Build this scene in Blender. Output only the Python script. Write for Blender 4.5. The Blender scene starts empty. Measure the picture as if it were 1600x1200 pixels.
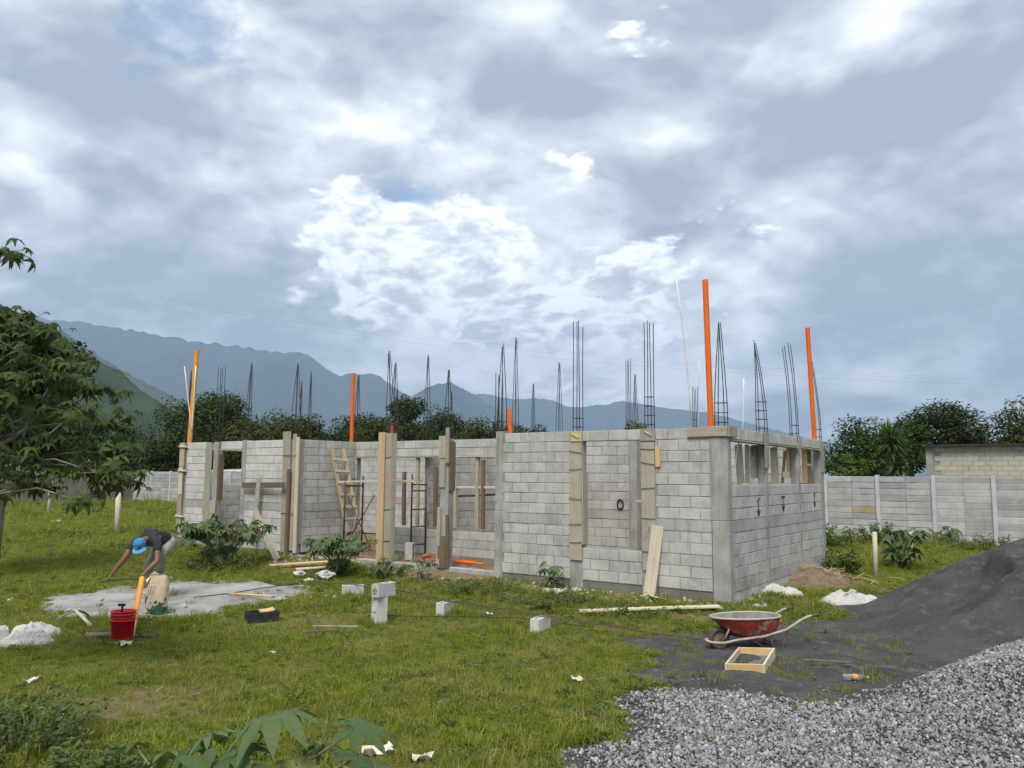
import bpy, bmesh, math, random
import numpy as np
from mathutils import Vector, Matrix, Euler, noise as mnoise
random.seed(7); rng = np.random.default_rng(11)
R = math.radians
scene = bpy.context.scene
col = scene.collection

# ------------------------------------------------------------------ camera
cam_d = bpy.data.cameras.new('camera'); cam = bpy.data.objects.new('camera', cam_d); col.objects.link(cam)
cam_d.sensor_width = 36.0; cam_d.lens = 36.0 * 1259.08 / 1600.0
cam_d.clip_start = 0.1; cam_d.clip_end = 60000
cam.matrix_world = Matrix.Translation((0, 0, 2.25)) @ Matrix.Rotation(R(90 + 6.443), 4, 'X') @ Matrix.Rotation(R(0.431), 4, 'Z')
scene.camera = cam
scene.render.resolution_x = 1024; scene.render.resolution_y = 768
scene.view_settings.view_transform = 'Standard'; scene.view_settings.look = 'None'
scene.view_settings.gamma = 1.0; scene.view_settings.use_curve_mapping = False
scene.view_settings.exposure = 1.68
scene.render.engine = 'CYCLES'
scene.cycles.use_denoising = True
scene.cycles.max_bounces = 6; scene.cycles.diffuse_bounces = 3; scene.cycles.glossy_bounces = 2
scene.cycles.transmission_bounces = 4; scene.cycles.transparent_max_bounces = 8; scene.cycles.volume_bounces = 0
scene.cycles.caustics_reflective = False; scene.cycles.caustics_refractive = False

# ------------------------------------------------------------------ node helper
class NT:
    def __init__(s, tree): s.t = tree; s.n = tree.nodes; s.l = tree.links
    def add(s, typ, **kw):
        n = s.n.new(typ)
        for k, v in kw.items(): setattr(n, k, v)
        return n
    def link(s, a, b): s.l.new(a, b)
    def _in(s, sock, v):
        if v is None: return
        if isinstance(v, bpy.types.NodeSocket): s.l.new(v, sock)
        else: sock.default_value = v
    def math(s, op, a, b=None, c=None, clamp=False):
        n = s.add('ShaderNodeMath', operation=op, use_clamp=clamp)
        s._in(n.inputs[0], a); s._in(n.inputs[1], b); s._in(n.inputs[2], c)
        return n.outputs[0]
    def vmath(s, op, a, b=None, out=0):
        n = s.add('ShaderNodeVectorMath', operation=op)
        s._in(n.inputs[0], a); s._in(n.inputs[1], b)
        return n.outputs[out]
    def noise(s, vec, scale, detail=4, rough=.55, dist=0):
        n = s.add('ShaderNodeTexNoise'); s._in(n.inputs['Vector'], vec)
        n.inputs['Scale'].default_value = scale; n.inputs['Detail'].default_value = detail
        n.inputs['Roughness'].default_value = rough; n.inputs['Distortion'].default_value = dist
        return n.outputs['Fac']
    def mapping(s, vec, scale=(1, 1, 1), loc=(0, 0, 0), rot=(0, 0, 0)):
        n = s.add('ShaderNodeMapping'); s._in(n.inputs['Vector'], vec)
        n.inputs['Scale'].default_value = scale; n.inputs['Location'].default_value = loc; n.inputs['Rotation'].default_value = rot
        return n.outputs[0]
    def smooth(s, x, a, b, lo=0., hi=1.):
        n = s.add('ShaderNodeMapRange', interpolation_type='SMOOTHSTEP')
        s._in(n.inputs[0], x)
        for i, v in zip((1, 2, 3, 4), (a, b, lo, hi)): s._in(n.inputs[i], v)
        return n.outputs[0]
    def mix(s, f, a, b, blend='MIX'):
        n = s.add('ShaderNodeMix', data_type='RGBA', blend_type=blend)
        s._in(n.inputs[0], f)
        for i, v in ((6, a), (7, b)):
            if isinstance(v, (tuple, list)) and len(v) == 3: v = (*v, 1)
            s._in(n.inputs[i], v)
        return n.outputs[2]
    def ramp(s, f, stops):
        n = s.add('ShaderNodeValToRGB'); s._in(n.inputs[0], f); cr = n.color_ramp
        while len(cr.elements) < len(stops): cr.elements.new(.5)
        for e, (p, c) in zip(cr.elements, stops): e.position = p; e.color = (*c, 1)
        return n.outputs[0]

# ------------------------------------------------------------------ world: broken grey cloud over blue sky
SUN_AZ, SUN_EL = R(192), R(57)                 # compass angle from +Y clockwise: behind the camera
w = bpy.data.worlds.new('World'); scene.world = w; w.use_nodes = True
N = NT(w.node_tree); N.n.clear()
out = N.add('ShaderNodeOutputWorld')
sky = N.add('ShaderNodeTexSky', sky_type='NISHITA'); sky.sun_disc = False
sky.sun_elevation = SUN_EL; sky.sun_rotation = SUN_AZ; sky.air_density = 1.0; sky.dust_density = 1.5
tc = N.add('ShaderNodeTexCoord'); D = tc.outputs['Generated']
sep = N.add('ShaderNodeSeparateXYZ'); N.link(D, sep.inputs[0])
den = N.math('ADD', N.math('MAXIMUM', sep.outputs[2], 0.0), 0.42)
comb = N.add('ShaderNodeCombineXYZ')
N._in(comb.inputs[0], N.math('DIVIDE', sep.outputs[0], den)); N._in(comb.inputs[1], N.math('DIVIDE', sep.outputs[1], den))
N._in(comb.inputs[2], N.math('MULTIPLY', sep.outputs[2], 1.1))
P = comb.outputs[0]
def pixdir(px, py):
    a, b = px - 800, py - 600; p = R(6.443); f = 1259.08
    return Vector((a, f * math.cos(p) + b * math.sin(p), f * math.sin(p) - b * math.cos(p))).normalized()
def spot(px, py, wpx):
    d = N.vmath('DOT_PRODUCT', D, tuple(pixdir(px, py)), out=1)
    k = 2 * (1259. / wpx) ** 2
    return N.math('EXPONENT', N.math('MULTIPLY', N.math('SUBTRACT', d, 1.0), k / 2))
warp = N.add('ShaderNodeTexNoise'); N._in(warp.inputs['Vector'], P); warp.inputs['Scale'].default_value = 3.0; warp.inputs['Detail'].default_value = 3
PW = N.vmath('ADD', P, N.vmath('SCALE', N.vmath('SUBTRACT', warp.outputs['Color'], (.5, .5, .5)), None)); 
for nd in N.n:
    if nd.type == 'VECT_MATH' and nd.operation == 'SCALE': nd.inputs['Scale'].default_value = 0.12
n_big = N.noise(N.mapping(PW, loc=(3.1, 7.7, .4)), 2.2, 4, .55)
n_mid = N.noise(N.mapping(PW, loc=(11.3, 2.2, 4.)), 4.2, 7, .56)
n_rel = N.noise(N.mapping(PW, loc=(11.3 - .015, 2.2 - .05, 4.075)), 4.2, 7, .56)
n_fin = N.noise(N.mapping(PW, loc=(1.3, 8.2, 9.)), 9.5, 8, .6)
n_bil = N.math('MULTIPLY', N.math('ABSOLUTE', N.math('SUBTRACT', N.noise(N.mapping(PW, loc=(2.3, 4.4, 6.)), 3.4, 5, .5), .5)), 2.0)
lum = N.math('ADD', N.math('MULTIPLY', N.math('SUBTRACT', n_big, .5), 2.1), N.math('MULTIPLY', N.math('SUBTRACT', n_mid, .5), .95))
lum = N.math('ADD', lum, N.math('MULTIPLY', N.math('SUBTRACT', n_fin, .5), .42))
lum = N.math('ADD', lum, N.math('MULTIPLY', N.math('SUBTRACT', n_bil, .22), -.45))
lum = N.math('ADD', lum, N.math('MULTIPLY', N.math('SUBTRACT', n_mid, n_rel), 1.15))
lum = N.math('ADD', N.math('MULTIPLY', lum, 1.25), .33)
def addspot(l, px, py, wd, amt): return N.math('ADD', l, N.math('MULTIPLY', spot(px, py, wd), amt))
for (px, py, wd, amt) in [(1350, 40, 190, -.34), (30, 240, 130, -.26), (860, 30, 200, -.10), (700, 150, 150, -.08), (1180, 60, 200, -.06), (330, 330, 150, -.26), (240, 500, 220, -.12), (1420, 560, 300, -.12), (900, 540, 230, .30),
                          (560, 130, 150, .10), (650, 420, 170, .16), (800, 300, 120, -.10), (60, 60, 150, .1), (1180, 330, 90, .12), (420, 250, 120, .06), (130, 230, 130, -.12), (1180, 150, 90, -.1), (1500, 250, 200, .06), (100, 330, 120, .12)]:
    lum = addspot(lum, px, py, wd, amt)
base = N.ramp(lum, [(.0, (.215, .238, .275)), (.28, (.305, .328, .360)), (.52, (.415, .435, .462)), (.74, (.535, .55, .57)), (1.0, (.70, .706, .713))])
# sunlit cumulus heads: crisp edges, a soft grey underside
cum = N.math('MAXIMUM', N.math('MULTIPLY', spot(610, 420, 120), 1.02), N.math('MULTIPLY', spot(760, 450, 140), .95))
cum = N.math('MAXIMUM', cum, N.math('MULTIPLY', spot(920, 590, 230), .84))
cum = N.math('MAXIMUM', cum, N.math('MULTIPLY', spot(880, 225, 70), .60))
cum = N.math('MAXIMUM', cum, N.math('MULTIPLY', spot(1170, 340, 60), .58))
cum = N.math('MAXIMUM', cum, N.math('MULTIPLY', spot(1000, 20, 100), .54))
n_c = N.noise(N.mapping(P, loc=(4.2, 1.1, 2.)), 6.0, 7, .56, .2)
def puff(vec, sc):
    return N.math('SUBTRACT', 1.0, N.math('MULTIPLY', N.math('ABSOLUTE', N.math('SUBTRACT', N.noise(vec, sc, 4, .55), .5)), 3.2))
PV = N.vmath('ADD', P, N.vmath('MULTIPLY', N.vmath('SUBTRACT', warp.outputs['Color'], (.5, .5, .5)), (.10, .10, .10)))
pf = puff(PV, 9.0); pf2 = puff(N.mapping(PV, loc=(-.02, .0, .035)), 9.0)
cd = N.math('ADD', N.math('ADD', N.math('SUBTRACT', cum, .60), N.math('MULTIPLY', N.math('SUBTRACT', n_c, .5), 1.5)), N.math('MULTIPLY', N.math('SUBTRACT', pf, .62), .22))
ca = N.math('MULTIPLY', N.smooth(cd, 0., N.smooth(sep.outputs[2], .12, .24, .55, .12)), .9)
cshade = N.ramp(N.math('ADD', N.math('ADD', N.math('MULTIPLY', N.math('SUBTRACT', pf, .62), .55), N.math('MULTIPLY', N.math('SUBTRACT', pf, pf2), 1.5)), N.math('SUBTRACT', .74, N.math('MULTIPLY', cd, .75))),
                [(.05, (.36, .39, .43)), (.45, (.52, .54, .56)), (.9, (.78, .786, .79))])
cl = N.mix(ca, base, cshade)
# thin places where the blue shows
holes = N.math('MULTIPLY', N.math('SUBTRACT', N.noise(N.mapping(P, loc=(6.2, 5.5, 1.7)), 3.0, 6, .55), .80), 1.6)
for (px, py, wd, amt) in [(285, 45, 70, .95), (645, 325, 55, .85), (5, 125, 35, .8), (680, 215, 45, .3), (560, 300, 40, .2)]:
    holes = addspot(holes, px, py, wd, amt)
ha = N.math('MULTIPLY', N.smooth(N.math('ADD', holes, N.math('MULTIPLY', N.math('SUBTRACT', N.math('ADD', n_mid, n_fin), 1.0), -2.2)), .10, .85), N.math('SUBTRACT', 1.0, ca))
ha = N.math('MULTIPLY', ha, .75)
blue = N.mix(1.0, sky.outputs[0], (.085, .088, .092), 'MULTIPLY')
final = N.mix(ha, cl, blue)
bg = N.add('ShaderNodeBackground'); N.link(final, bg.inputs[0]); bg.inputs[1].default_value = .75
N.link(bg.outputs[0], out.inputs[0])
w.cycles.sampling_method = 'MANUAL'; w.cycles.sample_map_resolution = 128

sun_d = bpy.data.lights.new('sun', 'SUN'); sun_d.energy = 1.5; sun_d.angle = R(24); sun_d.color = (1.0, .95, .87)
sun = bpy.data.objects.new('sun', sun_d); col.objects.link(sun)
sdir = Vector((math.sin(SUN_AZ) * math.cos(SUN_EL), math.cos(SUN_AZ) * math.cos(SUN_EL), math.sin(SUN_EL)))
sun.rotation_euler = (-sdir).to_track_quat('-Z', 'Y').to_euler()

# ------------------------------------------------------------------ place: the lot's own frame (u to the left along the facade, v towards the back)
PH = R(35.564); CX, CY = 3.681, 13.803; SP, CP = math.sin(PH), math.cos(PH)
def uv(x, y):
    dx, dy = x - CX, y - CY
    return -dx * CP + dy * SP, dx * SP + dy * CP
def xy(u, v): return CX - u * CP + v * SP, CY + u * SP + v * CP
def sm(x, a, b):
    t = np.clip((x - a) / (b - a), 0, 1); return t * t * (3 - 2 * t)
def wob(x, y, s=1.0, ph=0.):
    return (np.sin(x * 1.31 * s + 1.7 + ph + 1.3 * np.sin(y * .83 * s + ph)) + np.sin(y * 1.73 * s + .4 + 1.1 * np.sin(x * 1.07 * s - ph)) +
            .6 * np.sin((x + y) * 2.9 * s + ph) + .45 * np.sin((x - 1.4 * y) * 4.3 * s + 2.2 * ph) + .3 * np.sin((2.1 * x + y) * 6.1 * s)) / 3.35
def zg(x, y):
    x = np.asarray(x, float); y = np.asarray(y, float)
    u, v = uv(x, y)
    z = .25 * sm(u, 0, 15) * sm(v, -8, 0) + .12 * sm(v, -2.6, -.3) * (1 - sm(u, 3, 11)) * sm(u, -3, .4)
    far = sm(np.hypot(x, y), 45, 90)
    return z + (.018 * wob(x, y, 1.1) + .010 * wob(x, y, 3.3, 1.)) * (1 - far)
def gz(x, y): return float(zg(x, y))
def polydist(x, y, poly):
    """signed distance, positive inside"""
    x = np.asarray(x, float); y = np.asarray(y, float)
    d = np.full(x.shape, 1e9); ins = np.zeros(x.shape, bool); n = len(poly)
    for i in range(n):
        (x0, y0), (x1, y1) = poly[i], poly[(i + 1) % n]
        ex, ey = x1 - x0, y1 - y0
        t = np.clip(((x - x0) * ex + (y - y0) * ey) / (ex * ex + ey * ey), 0, 1)
        d = np.minimum(d, np.hypot(x - x0 - t * ex, y - y0 - t * ey))
        c = ((y0 > y) != (y1 > y)) & (x < ex * (y - y0) / (ey if ey else 1e-9) + x0)
        ins ^= c
    return np.where(ins, d, -d)
PAD = [(-7.5, 12.9), (-7.9, 14.4), (-7.8, 15.8), (-6.6, 16.3), (-5.2, 16.4), (-3.9, 15.9), (-3.6, 15.1), (-4.1, 14.3), (-4.4, 13.3), (-5.2, 12.5), (-6.2, 12.5)]
GRAV = [(.35, 5.0), (.45, 6.9), (1.0, 7.6), (1.05, 8.5), (1.5, 8.95), (2.3, 8.8), (3.0, 8.45), (3.8, 8.4), (4.8, 9.1), (6.2, 9.9), (9.5, 9.6), (10, 5.0)]
SKIRT = [(1.5, 11.4), (2.6, 12.0), (3.6, 12.0), (4.6, 12.7), (5.6, 13.6), (6.6, 14.4), (8, 15.3), (12, 15), (12, 8.6), (6.5, 8.4), (4.2, 8.0), (3.0, 8.2), (2.0, 8.6), (1.4, 9.5), (1.9, 10.3)]
def h_sand(x, y):
    d = np.hypot(x - 9.5, y - 11.95) + .16 * wob(x, y, .9, 2.) + .05 * wob(x, y, 3.1, 1.)
    cone = .60 * (4.15 - d)
    cone = np.where(cone > 1.15, 1.15 + .32 * (1 - np.exp(-(cone - 1.15) / .32)), cone)
    cone = np.log1p(np.exp(np.clip(cone * 7, -30, 30))) / 7 - .012
    # a dug-out bite on the face, steep behind and fanning out below
    bx, by = x - 6.95, y - 12.15
    al = bx * .985 - by * .17; ac = bx * .17 + by * .985
    wd = .55 - .28 * np.clip(al, -1, .3)
    bite = np.exp(-(ac / wd) ** 4) * sm(al, -1.5, .0) * (1 - sm(al, .22, .36 + .08 * wob(x, y, 4., 1.)))
    cone = cone - (.42 + .07 * wob(x, y, 5., 2.)) * bite * sm(cone, .05, .3)
    b2 = np.exp(-((ac - .75) / .22) ** 4) * sm(al, -.6, .45) * (1 - sm(al, .55, .66)); cone = cone - .22 * b2 * sm(cone, .1, .4)
    cone = cone + .045 * np.sin(ac * 9. + 1.5 * wob(x, y, 1.5)) * sm(cone, .1, .5) * (1 - sm(cone, .9, 1.2))
    sk = np.clip((polydist(x, y, SKIRT) + .30 * wob(x, y, 1.6, 3.)) * .11, -.08, .05)
    rough = .014 * wob(x, y, 5.0, .5) + .022 * wob(x, y, 2.1, 4.) + .007 * wob(x, y, 11., 1.) + .004 * wob(x, y, 23., 3.)
    return np.maximum(cone - .03, sk) + rough * (sk > -.05)
def h_grav(x, y):
    d = np.hypot(x - 6.35, y - 7.45) + .12 * wob(x, y, 1.2, 5.)
    mound = .43 * (2.75 - d)
    mound = np.log1p(np.exp(np.clip(mound * 7, -30, 30))) / 7
    e = polydist(x, y, GRAV) + .22 * wob(x, y, 1.8, 1.) + .08 * wob(x, y, 5., 2.)
    return np.where(e > 0, mound + np.clip(e * .12, 0, .05) + .012 * wob(x, y, 4.), -.1 + np.clip(e, -.5, 0) * .2)
def h_pad(x, y):
    e = polydist(x, y, PAD) + .42 * wob(x, y, 1.3, 2.) + .26 * wob(x, y, 3.7, .3) + .14 * wob(x, y, 9., 4.)
    return np.clip(e * .045, -.06, .03) + .007 * wob(x, y, 6., 1.)
def dirt_mask(x, y):
    u, v = uv(x, y)
    m = np.zeros(np.shape(x))
    inside = (u > -.1) & (u < 16.4) & (v > 0) & (v < 6.1)
    m = np.where(inside, 1.0, m)
    n = wob(x, y, 1.5, 2.) * .5 + wob(x, y, 4.2, 1.) * .3
    m = np.maximum(m, sm(1.0 - np.abs(v + .45) / .75 + n * .9, .2, .9) * sm(u, -.4, .3) * (1 - sm(u, 4.2, 5.5)) * .6)     # foot of the front wall
    m = np.maximum(m, sm(1.3 - np.hypot((u - 6.1) / 1.5, (v + .45) / .75) + n * .6, .2, .8))          # bank below the porch
    m = np.maximum(m, sm(1.2 - np.hypot((u - 9.8) / 1.3, (v + 1.0) / .9) + n * .7, .25, .8) * .9)
    m = np.maximum(m, sm(1.1 - np.hypot((x - 6.1) / 1.3, (y - 16.6) / 1.2) + n * .6, .2, .7))           # heap by the right wall
    m = np.maximum(m, sm(1.1 - np.hypot((x - 2.9) / .8, (y - 12.9) / .35) + n * .8, .2, .8) * .7)
    m = np.maximum(m, sm(1.1 - np.hypot((x + 3.2) / 1.8, (y - 8.6) / 2.0) + n * 1.1, .1, 1.1) * .62)    # trodden lawn
    m = np.maximum(m, sm(1.1 - np.hypot((x + 3.0) / 2.2, (y - 12.6) / 1.2) + n * 1.1, .2, 1.1) * .55)
    m = np.maximum(m, sm(1.1 - np.hypot((x + .2) / 1.5, (y - 10.6) / 1.0) + n * 1.1, .4, 1.2) * .35)
    m = np.maximum(m, sm(-.12 + n * 1.6, .1, 1.) * .5)
    m = np.maximum(m, sm(wob(x, y, 2.6, 4.) + .6 * wob(x, y, 6.1, 2.), .35, 1.1) * .42)
    return np.clip(m, 0, 1)

# ------------------------------------------------------------------ mesh helpers
def link(o, parent=None):
    col.objects.link(o)
    if parent is not None: o.parent = parent
    return o
def tag(o, label=None, cat=None, group=None, kind=None):
    if label: o['label'] = label
    if cat: o['category'] = cat
    if group: o['group'] = group
    if kind: o['kind'] = kind
    return o
def empty(name, loc=(0, 0, 0), rz=0., parent=None):
    o = bpy.data.objects.new(name, None); o.location = loc; o.rotation_euler = (0, 0, rz); o.empty_display_size = .2
    return link(o, parent)
def new_obj(name, me, mat=None, parent=None, loc=(0, 0, 0), rot=(0, 0, 0), scale=None):
    o = bpy.data.objects.new(name, me); o.location = loc; o.rotation_euler = rot
    if scale is not None: o.scale = scale
    if mat is not None and len(me.materials) == 0: me.materials.append(mat)
    return link(o, parent)
class MB:
    def __init__(s): s.v = []; s.f = []; s.mi = []; s.cur = 0
    def quad(s, a, b, c, d):
        i = len(s.v); s.v += [tuple(a), tuple(b), tuple(c), tuple(d)]; s.f.append((i, i + 1, i + 2, i + 3)); s.mi.append(s.cur)
    def poly(s, pts):
        i = len(s.v); s.v += [tuple(p) for p in pts]; s.f.append(tuple(range(i, i + len(pts)))); s.mi.append(s.cur)
    def box(s, c, size, M=None, jit=0.):
        i = len(s.v); hx, hy, hz = [q / 2 for q in size]
        for sx, sy, sz in ((-1, -1, -1), (1, -1, -1), (1, 1, -1), (-1, 1, -1), (-1, -1, 1), (1, -1, 1), (1, 1, 1), (-1, 1, 1)):
            p = Vector((sx * hx, sy * hy, sz * hz))
            if jit: p += Vector((random.uniform(-jit, jit), random.uniform(-jit, jit), random.uniform(-jit, jit)))
            if M is not None: p = M @ p
            s.v.append(tuple(p + Vector(c)))
        for q in ((0, 3, 2, 1), (4, 5, 6, 7), (0, 1, 5, 4), (1, 2, 6, 5), (2, 3, 7, 6), (3, 0, 4, 7)):
            s.f.append(tuple(i + k for k in q)); s.mi.append(s.cur)
    def span(s, a, b, jit=0.):
        s.box([(p + q) / 2 for p, q in zip(a, b)], [abs(q - p) for p, q in zip(a, b)], jit=jit)
    def tube(s, pts, r, n=8, cap=True):
        pts = [Vector(p) for p in pts]; i0 = len(s.v); rr = r if isinstance(r, (list, tuple)) else [r] * len(pts)
        up = None
        for k, p in enumerate(pts):
            t = (pts[min(k + 1, len(pts) - 1)] - pts[max(k - 1, 0)]).normalized()
            if up is None: up = t.orthogonal().normalized()
            up = (up - t * up.dot(t)).normalized(); sd = t.cross(up)
            for j in range(n):
                a = 2 * math.pi * j / n
                s.v.append(tuple(p + (up * math.cos(a) + sd * math.sin(a)) * rr[k]))
        for k in range(len(pts) - 1):
            for j in range(n):
                a, b = i0 + k * n + j, i0 + k * n + (j + 1) % n
                s.f.append((a, b, b + n, a + n)); s.mi.append(s.cur)
        if cap:
            s.f.append(tuple(i0 + j for j in reversed(range(n)))); s.mi.append(s.cur)
            e = i0 + (len(pts) - 1) * n; s.f.append(tuple(e + j for j in range(n))); s.mi.append(s.cur)
    def lathe(s, prof, n=24, c=(0, 0, 0)):
        i0 = len(s.v)
        for r, z in prof:
            for j in range(n):
                a = 2 * math.pi * j / n; s.v.append((c[0] + r * math.cos(a), c[1] + r * math.sin(a), c[2] + z))
        for k in range(len(prof) - 1):
            for j in range(n):
                a, b = i0 + k * n + j, i0 + k * n + (j + 1) % n
                s.f.append((a, b, b + n, a + n)); s.mi.append(s.cur)
    def mesh(s, name, smooth=False):
        me = bpy.data.meshes.new(name); me.from_pydata(s.v, [], s.f)
        if any(s.mi): me.polygons.foreach_set('material_index', s.mi)
        if smooth: me.polygons.foreach_set('use_smooth', [True] * len(me.polygons))
        me.update(); return me
    def build(s, name, mat, parent=None, smooth=False, loc=(0, 0, 0), rot=(0, 0, 0), bevel=0.):
        me = s.mesh(name, smooth)
        if bevel:
            bm = bmesh.new(); bm.from_mesh(me)
            bmesh.ops.bevel(bm, geom=bm.edges[:], offset=bevel, segments=1, affect='EDGES', clamp_overlap=True)
            bm.to_mesh(me); bm.free()
        return new_obj(name, me, mat, parent, loc, rot)
def mats(o, *ms):
    o.data.materials.clear()
    for m in ms: o.data.materials.append(m)
    return o

# ------------------------------------------------------------------ materials
def new_mat(name):
    m = bpy.data.materials.new(name); m.use_nodes = True
    T = NT(m.node_tree); T.n.clear(); o = T.add('ShaderNodeOutputMaterial'); b = T.add('ShaderNodeBsdfPrincipled')
    T.link(b.outputs[0], o.inputs[0]); T.b = b; T.o = o; b.inputs['Specular IOR Level'].default_value = .3
    return m, T
def pos(T): return T.add('ShaderNodeNewGeometry').outputs['Position']
def obc(T): return T.add('ShaderNodeTexCoord').outputs['Object']
def orand(T):
    oi = T.add('ShaderNodeObjectInfo').outputs['Random']; ii = T.add('ShaderNodeNewGeometry').outputs['Random Per Island']
    return T.math('FRACT', T.math('ADD', T.math('MULTIPLY', oi, 7.31), T.math('MULTIPLY', ii, 3.77)))
def bump(T, h, strength=.4, dist=.01):
    n = T.add('ShaderNodeBump'); n.inputs['Strength'].default_value = strength; n.inputs['Distance'].default_value = dist
    T._in(n.inputs['Height'], h); T.link(n.outputs[0], T.b.inputs['Normal'])
def simple(name, c1, c2, scale=6., rough=.7, bs=40., bst=.3, bd=.004, metal=0., use='pos', tint=.12, dirt=None):
    m, T = new_mat(name); p = pos(T) if use == 'pos' else obc(T)
    c = T.mix(T.smooth(T.noise(p, scale, 6, .6), .3, .7), c1, c2)
    if tint:
        v = T.math('ADD', 1 - tint, T.math('MULTIPLY', orand(T), 2 * tint))
        cv = T.add('ShaderNodeCombineXYZ')
        for i in range(3): T._in(cv.inputs[i], v)
        c = T.mix(1., c, cv.outputs[0], 'MULTIPLY')
    if dirt: c = T.mix(T.smooth(T.noise(p, dirt[1], 7, .65), dirt[2], dirt[2] + .12), c, dirt[0])
    T._in(T.b.inputs['Base Color'], c); T.b.inputs['Roughness'].default_value = rough; T.b.inputs['Metallic'].default_value = metal
    if bst: bump(T, T.noise(p, bs, 5, .65), bst, bd)
    return m
def concrete(name, lo, hi, tint=.10, stain=(.20, .19, .165), st_lo=.60, fine=90., bst=.5, patch=None):
    m, T = new_mat(name); p = pos(T)
    c = T.mix(T.smooth(T.noise(p, 2.3, 5, .6), .32, .68), lo, hi)
    v = T.math('ADD', 1 - tint, T.math('MULTIPLY', orand(T), 2 * tint)); cv = T.add('ShaderNodeCombineXYZ')
    for i in range(3): T._in(cv.inputs[i], v)
    c = T.mix(1., c, cv.outputs[0], 'MULTIPLY')
    streak = T.noise(T.mapping(p, scale=(7, 7, .7)), 1.0, 6, .65)
    c = T.mix(T.math('MULTIPLY', T.smooth(streak, st_lo - .06, st_lo + .12), .45), c, stain)
    blot = T.noise(p, 1.1, 6, .65)
    c = T.mix(T.math('MULTIPLY', T.smooth(blot, .56, .74), .35), c, stain)
    if patch: c = T.mix(T.math('MULTIPLY', T.smooth(T.noise(p, 5.5, 6, .7), .55, .62), .6), c, patch)
    sp = T.noise(p, fine, 3, .7)
    c = T.mix(T.math('MULTIPLY', T.smooth(sp, .35, .62), .18), c, T.mix(1., c, (.55, .55, .55), 'MULTIPLY'))
    T._in(T.b.inputs['Base Color'], c); T.b.inputs['Roughness'].default_value = .93
    bump(T, T.math('ADD', T.noise(p, 55., 5, .7), T.math('MULTIPLY', T.noise(p, 9., 4, .6), .8)), bst, .006)
    return m
def wood(name, c1, c2, dark, rough=.8, tint=.15, weather=None):
    m, T = new_mat(name); p = obc(T)
    off = T.add('ShaderNodeObjectInfo').outputs['Random']
    cv0 = T.add('ShaderNodeCombineXYZ')
    for i in range(3): T._in(cv0.inputs[i], T.math('MULTIPLY', off, 17.3 + i))
    p = T.vmath('ADD', p, cv0.outputs[0])
    g = T.noise(T.mapping(p, scale=(1.1, 26, 26)), 1.0, 6, .6, .6)
    c = T.mix(T.smooth(g, .3, .7), c1, c2)
    k = T.noise(T.mapping(p, scale=(2.5, 9, 9)), 1.0, 4, .6, 1.2)
    c = T.mix(T.math('MULTIPLY', T.smooth(k, .60, .74), .7), c, dark)
    if weather: c = T.mix(T.math('MULTIPLY', T.smooth(T.noise(pos(T), 3.2, 6, .65), .45, .62), .75), c, weather)
    v = T.math('ADD', 1 - tint, T.math('MULTIPLY', off, 2 * tint)); cv = T.add('ShaderNodeCombineXYZ')
    for i in range(3): T._in(cv.inputs[i], v)
    c = T.mix(1., c, cv.outputs[0], 'MULTIPLY')
    T._in(T.b.inputs['Base Color'], c); T.b.inputs['Roughness'].default_value = rough
    bump(T, g, .4, .004)
    return m
def leafmat(name, c1, c2, back=None, trans=.35, rough=.6, scale=2.0, gloss=.12, yellow=None):
    m, T = new_mat(name); p = pos(T)
    r = orand(T)
    f = T.math('ADD', T.math('MULTIPLY', r, .6), T.math('MULTIPLY', T.noise(p, scale, 3), .5))
    c = T.mix(T.smooth(f, .2, .85), c1, c2)
    c = T.mix(T.math('MULTIPLY', T.smooth(T.noise(p, 34., 4, .65), .42, .62), .30), c, T.mix(1., c, (1.5, 1.45, 1.2), 'MULTIPLY'))
    if yellow: c = T.mix(T.math('MULTIPLY', T.smooth(r, .86, .97), .8), c, yellow)
    if back: c = T.mix(T.add('ShaderNodeNewGeometry').outputs['Backfacing'], c, back)
    T._in(T.b.inputs['Base Color'], c); T.b.inputs['Roughness'].default_value = rough; T.b.inputs['Specular IOR Level'].default_value = gloss
    tr = T.add('ShaderNodeBsdfTranslucent'); T._in(tr.inputs[0], T.mix(1., c, (1.1, 1.25, .55), 'MULTIPLY'))
    mx = T.add('ShaderNodeMixShader'); mx.inputs[0].default_value = trans
    T.link(T.b.outputs[0], mx.inputs[1]); T.link(tr.outputs[0], mx.inputs[2]); T.link(mx.outputs[0], T.o.inputs[0])
    return m
M = {}
M['block'] = concrete('block_concrete', (.40, .392, .368), (.51, .502, .475), .10, st_lo=.62, patch=(.55, .545, .525))
M['block_white'] = concrete('block_pale', (.50, .49, .465), (.62, .61, .585), .08, st_lo=.68)
M['block_beige'] = concrete('block_beige', (.42, .385, .31), (.50, .46, .38), .08, st_lo=.70)
M['mortar'] = concrete('mortar', (.22, .215, .20), (.36, .352, .333), .0, st_lo=.62)
M['cast'] = concrete('cast_concrete', (.30, .295, .27), (.42, .415, .39), .04, stain=(.17, .16, .135), st_lo=.52, bst=.7, patch=(.36, .34, .29))
M['band'] = concrete('band_concrete', (.36, .352, .33), (.46, .45, .425), .05, stain=(.20, .195, .18), st_lo=.56, bst=1.0, patch=(.29, .283, .262))
M['footing'] = concrete('footing_concrete', (.15, .14, .12), (.22, .205, .18), .05, st_lo=.5, bst=1.)
M['panel'] = concrete('precast_panel', (.35, .355, .352), (.45, .455, .45), .20, stain=(.22, .22, .205), st_lo=.62)
M['panel_tan'] = concrete('tan_panel', (.36, .29, .16), (.42, .34, .20), .05)
M['fpost'] = concrete('fence_post_concrete', (.46, .47, .475), (.56, .57, .575), .05, st_lo=.62)
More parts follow.
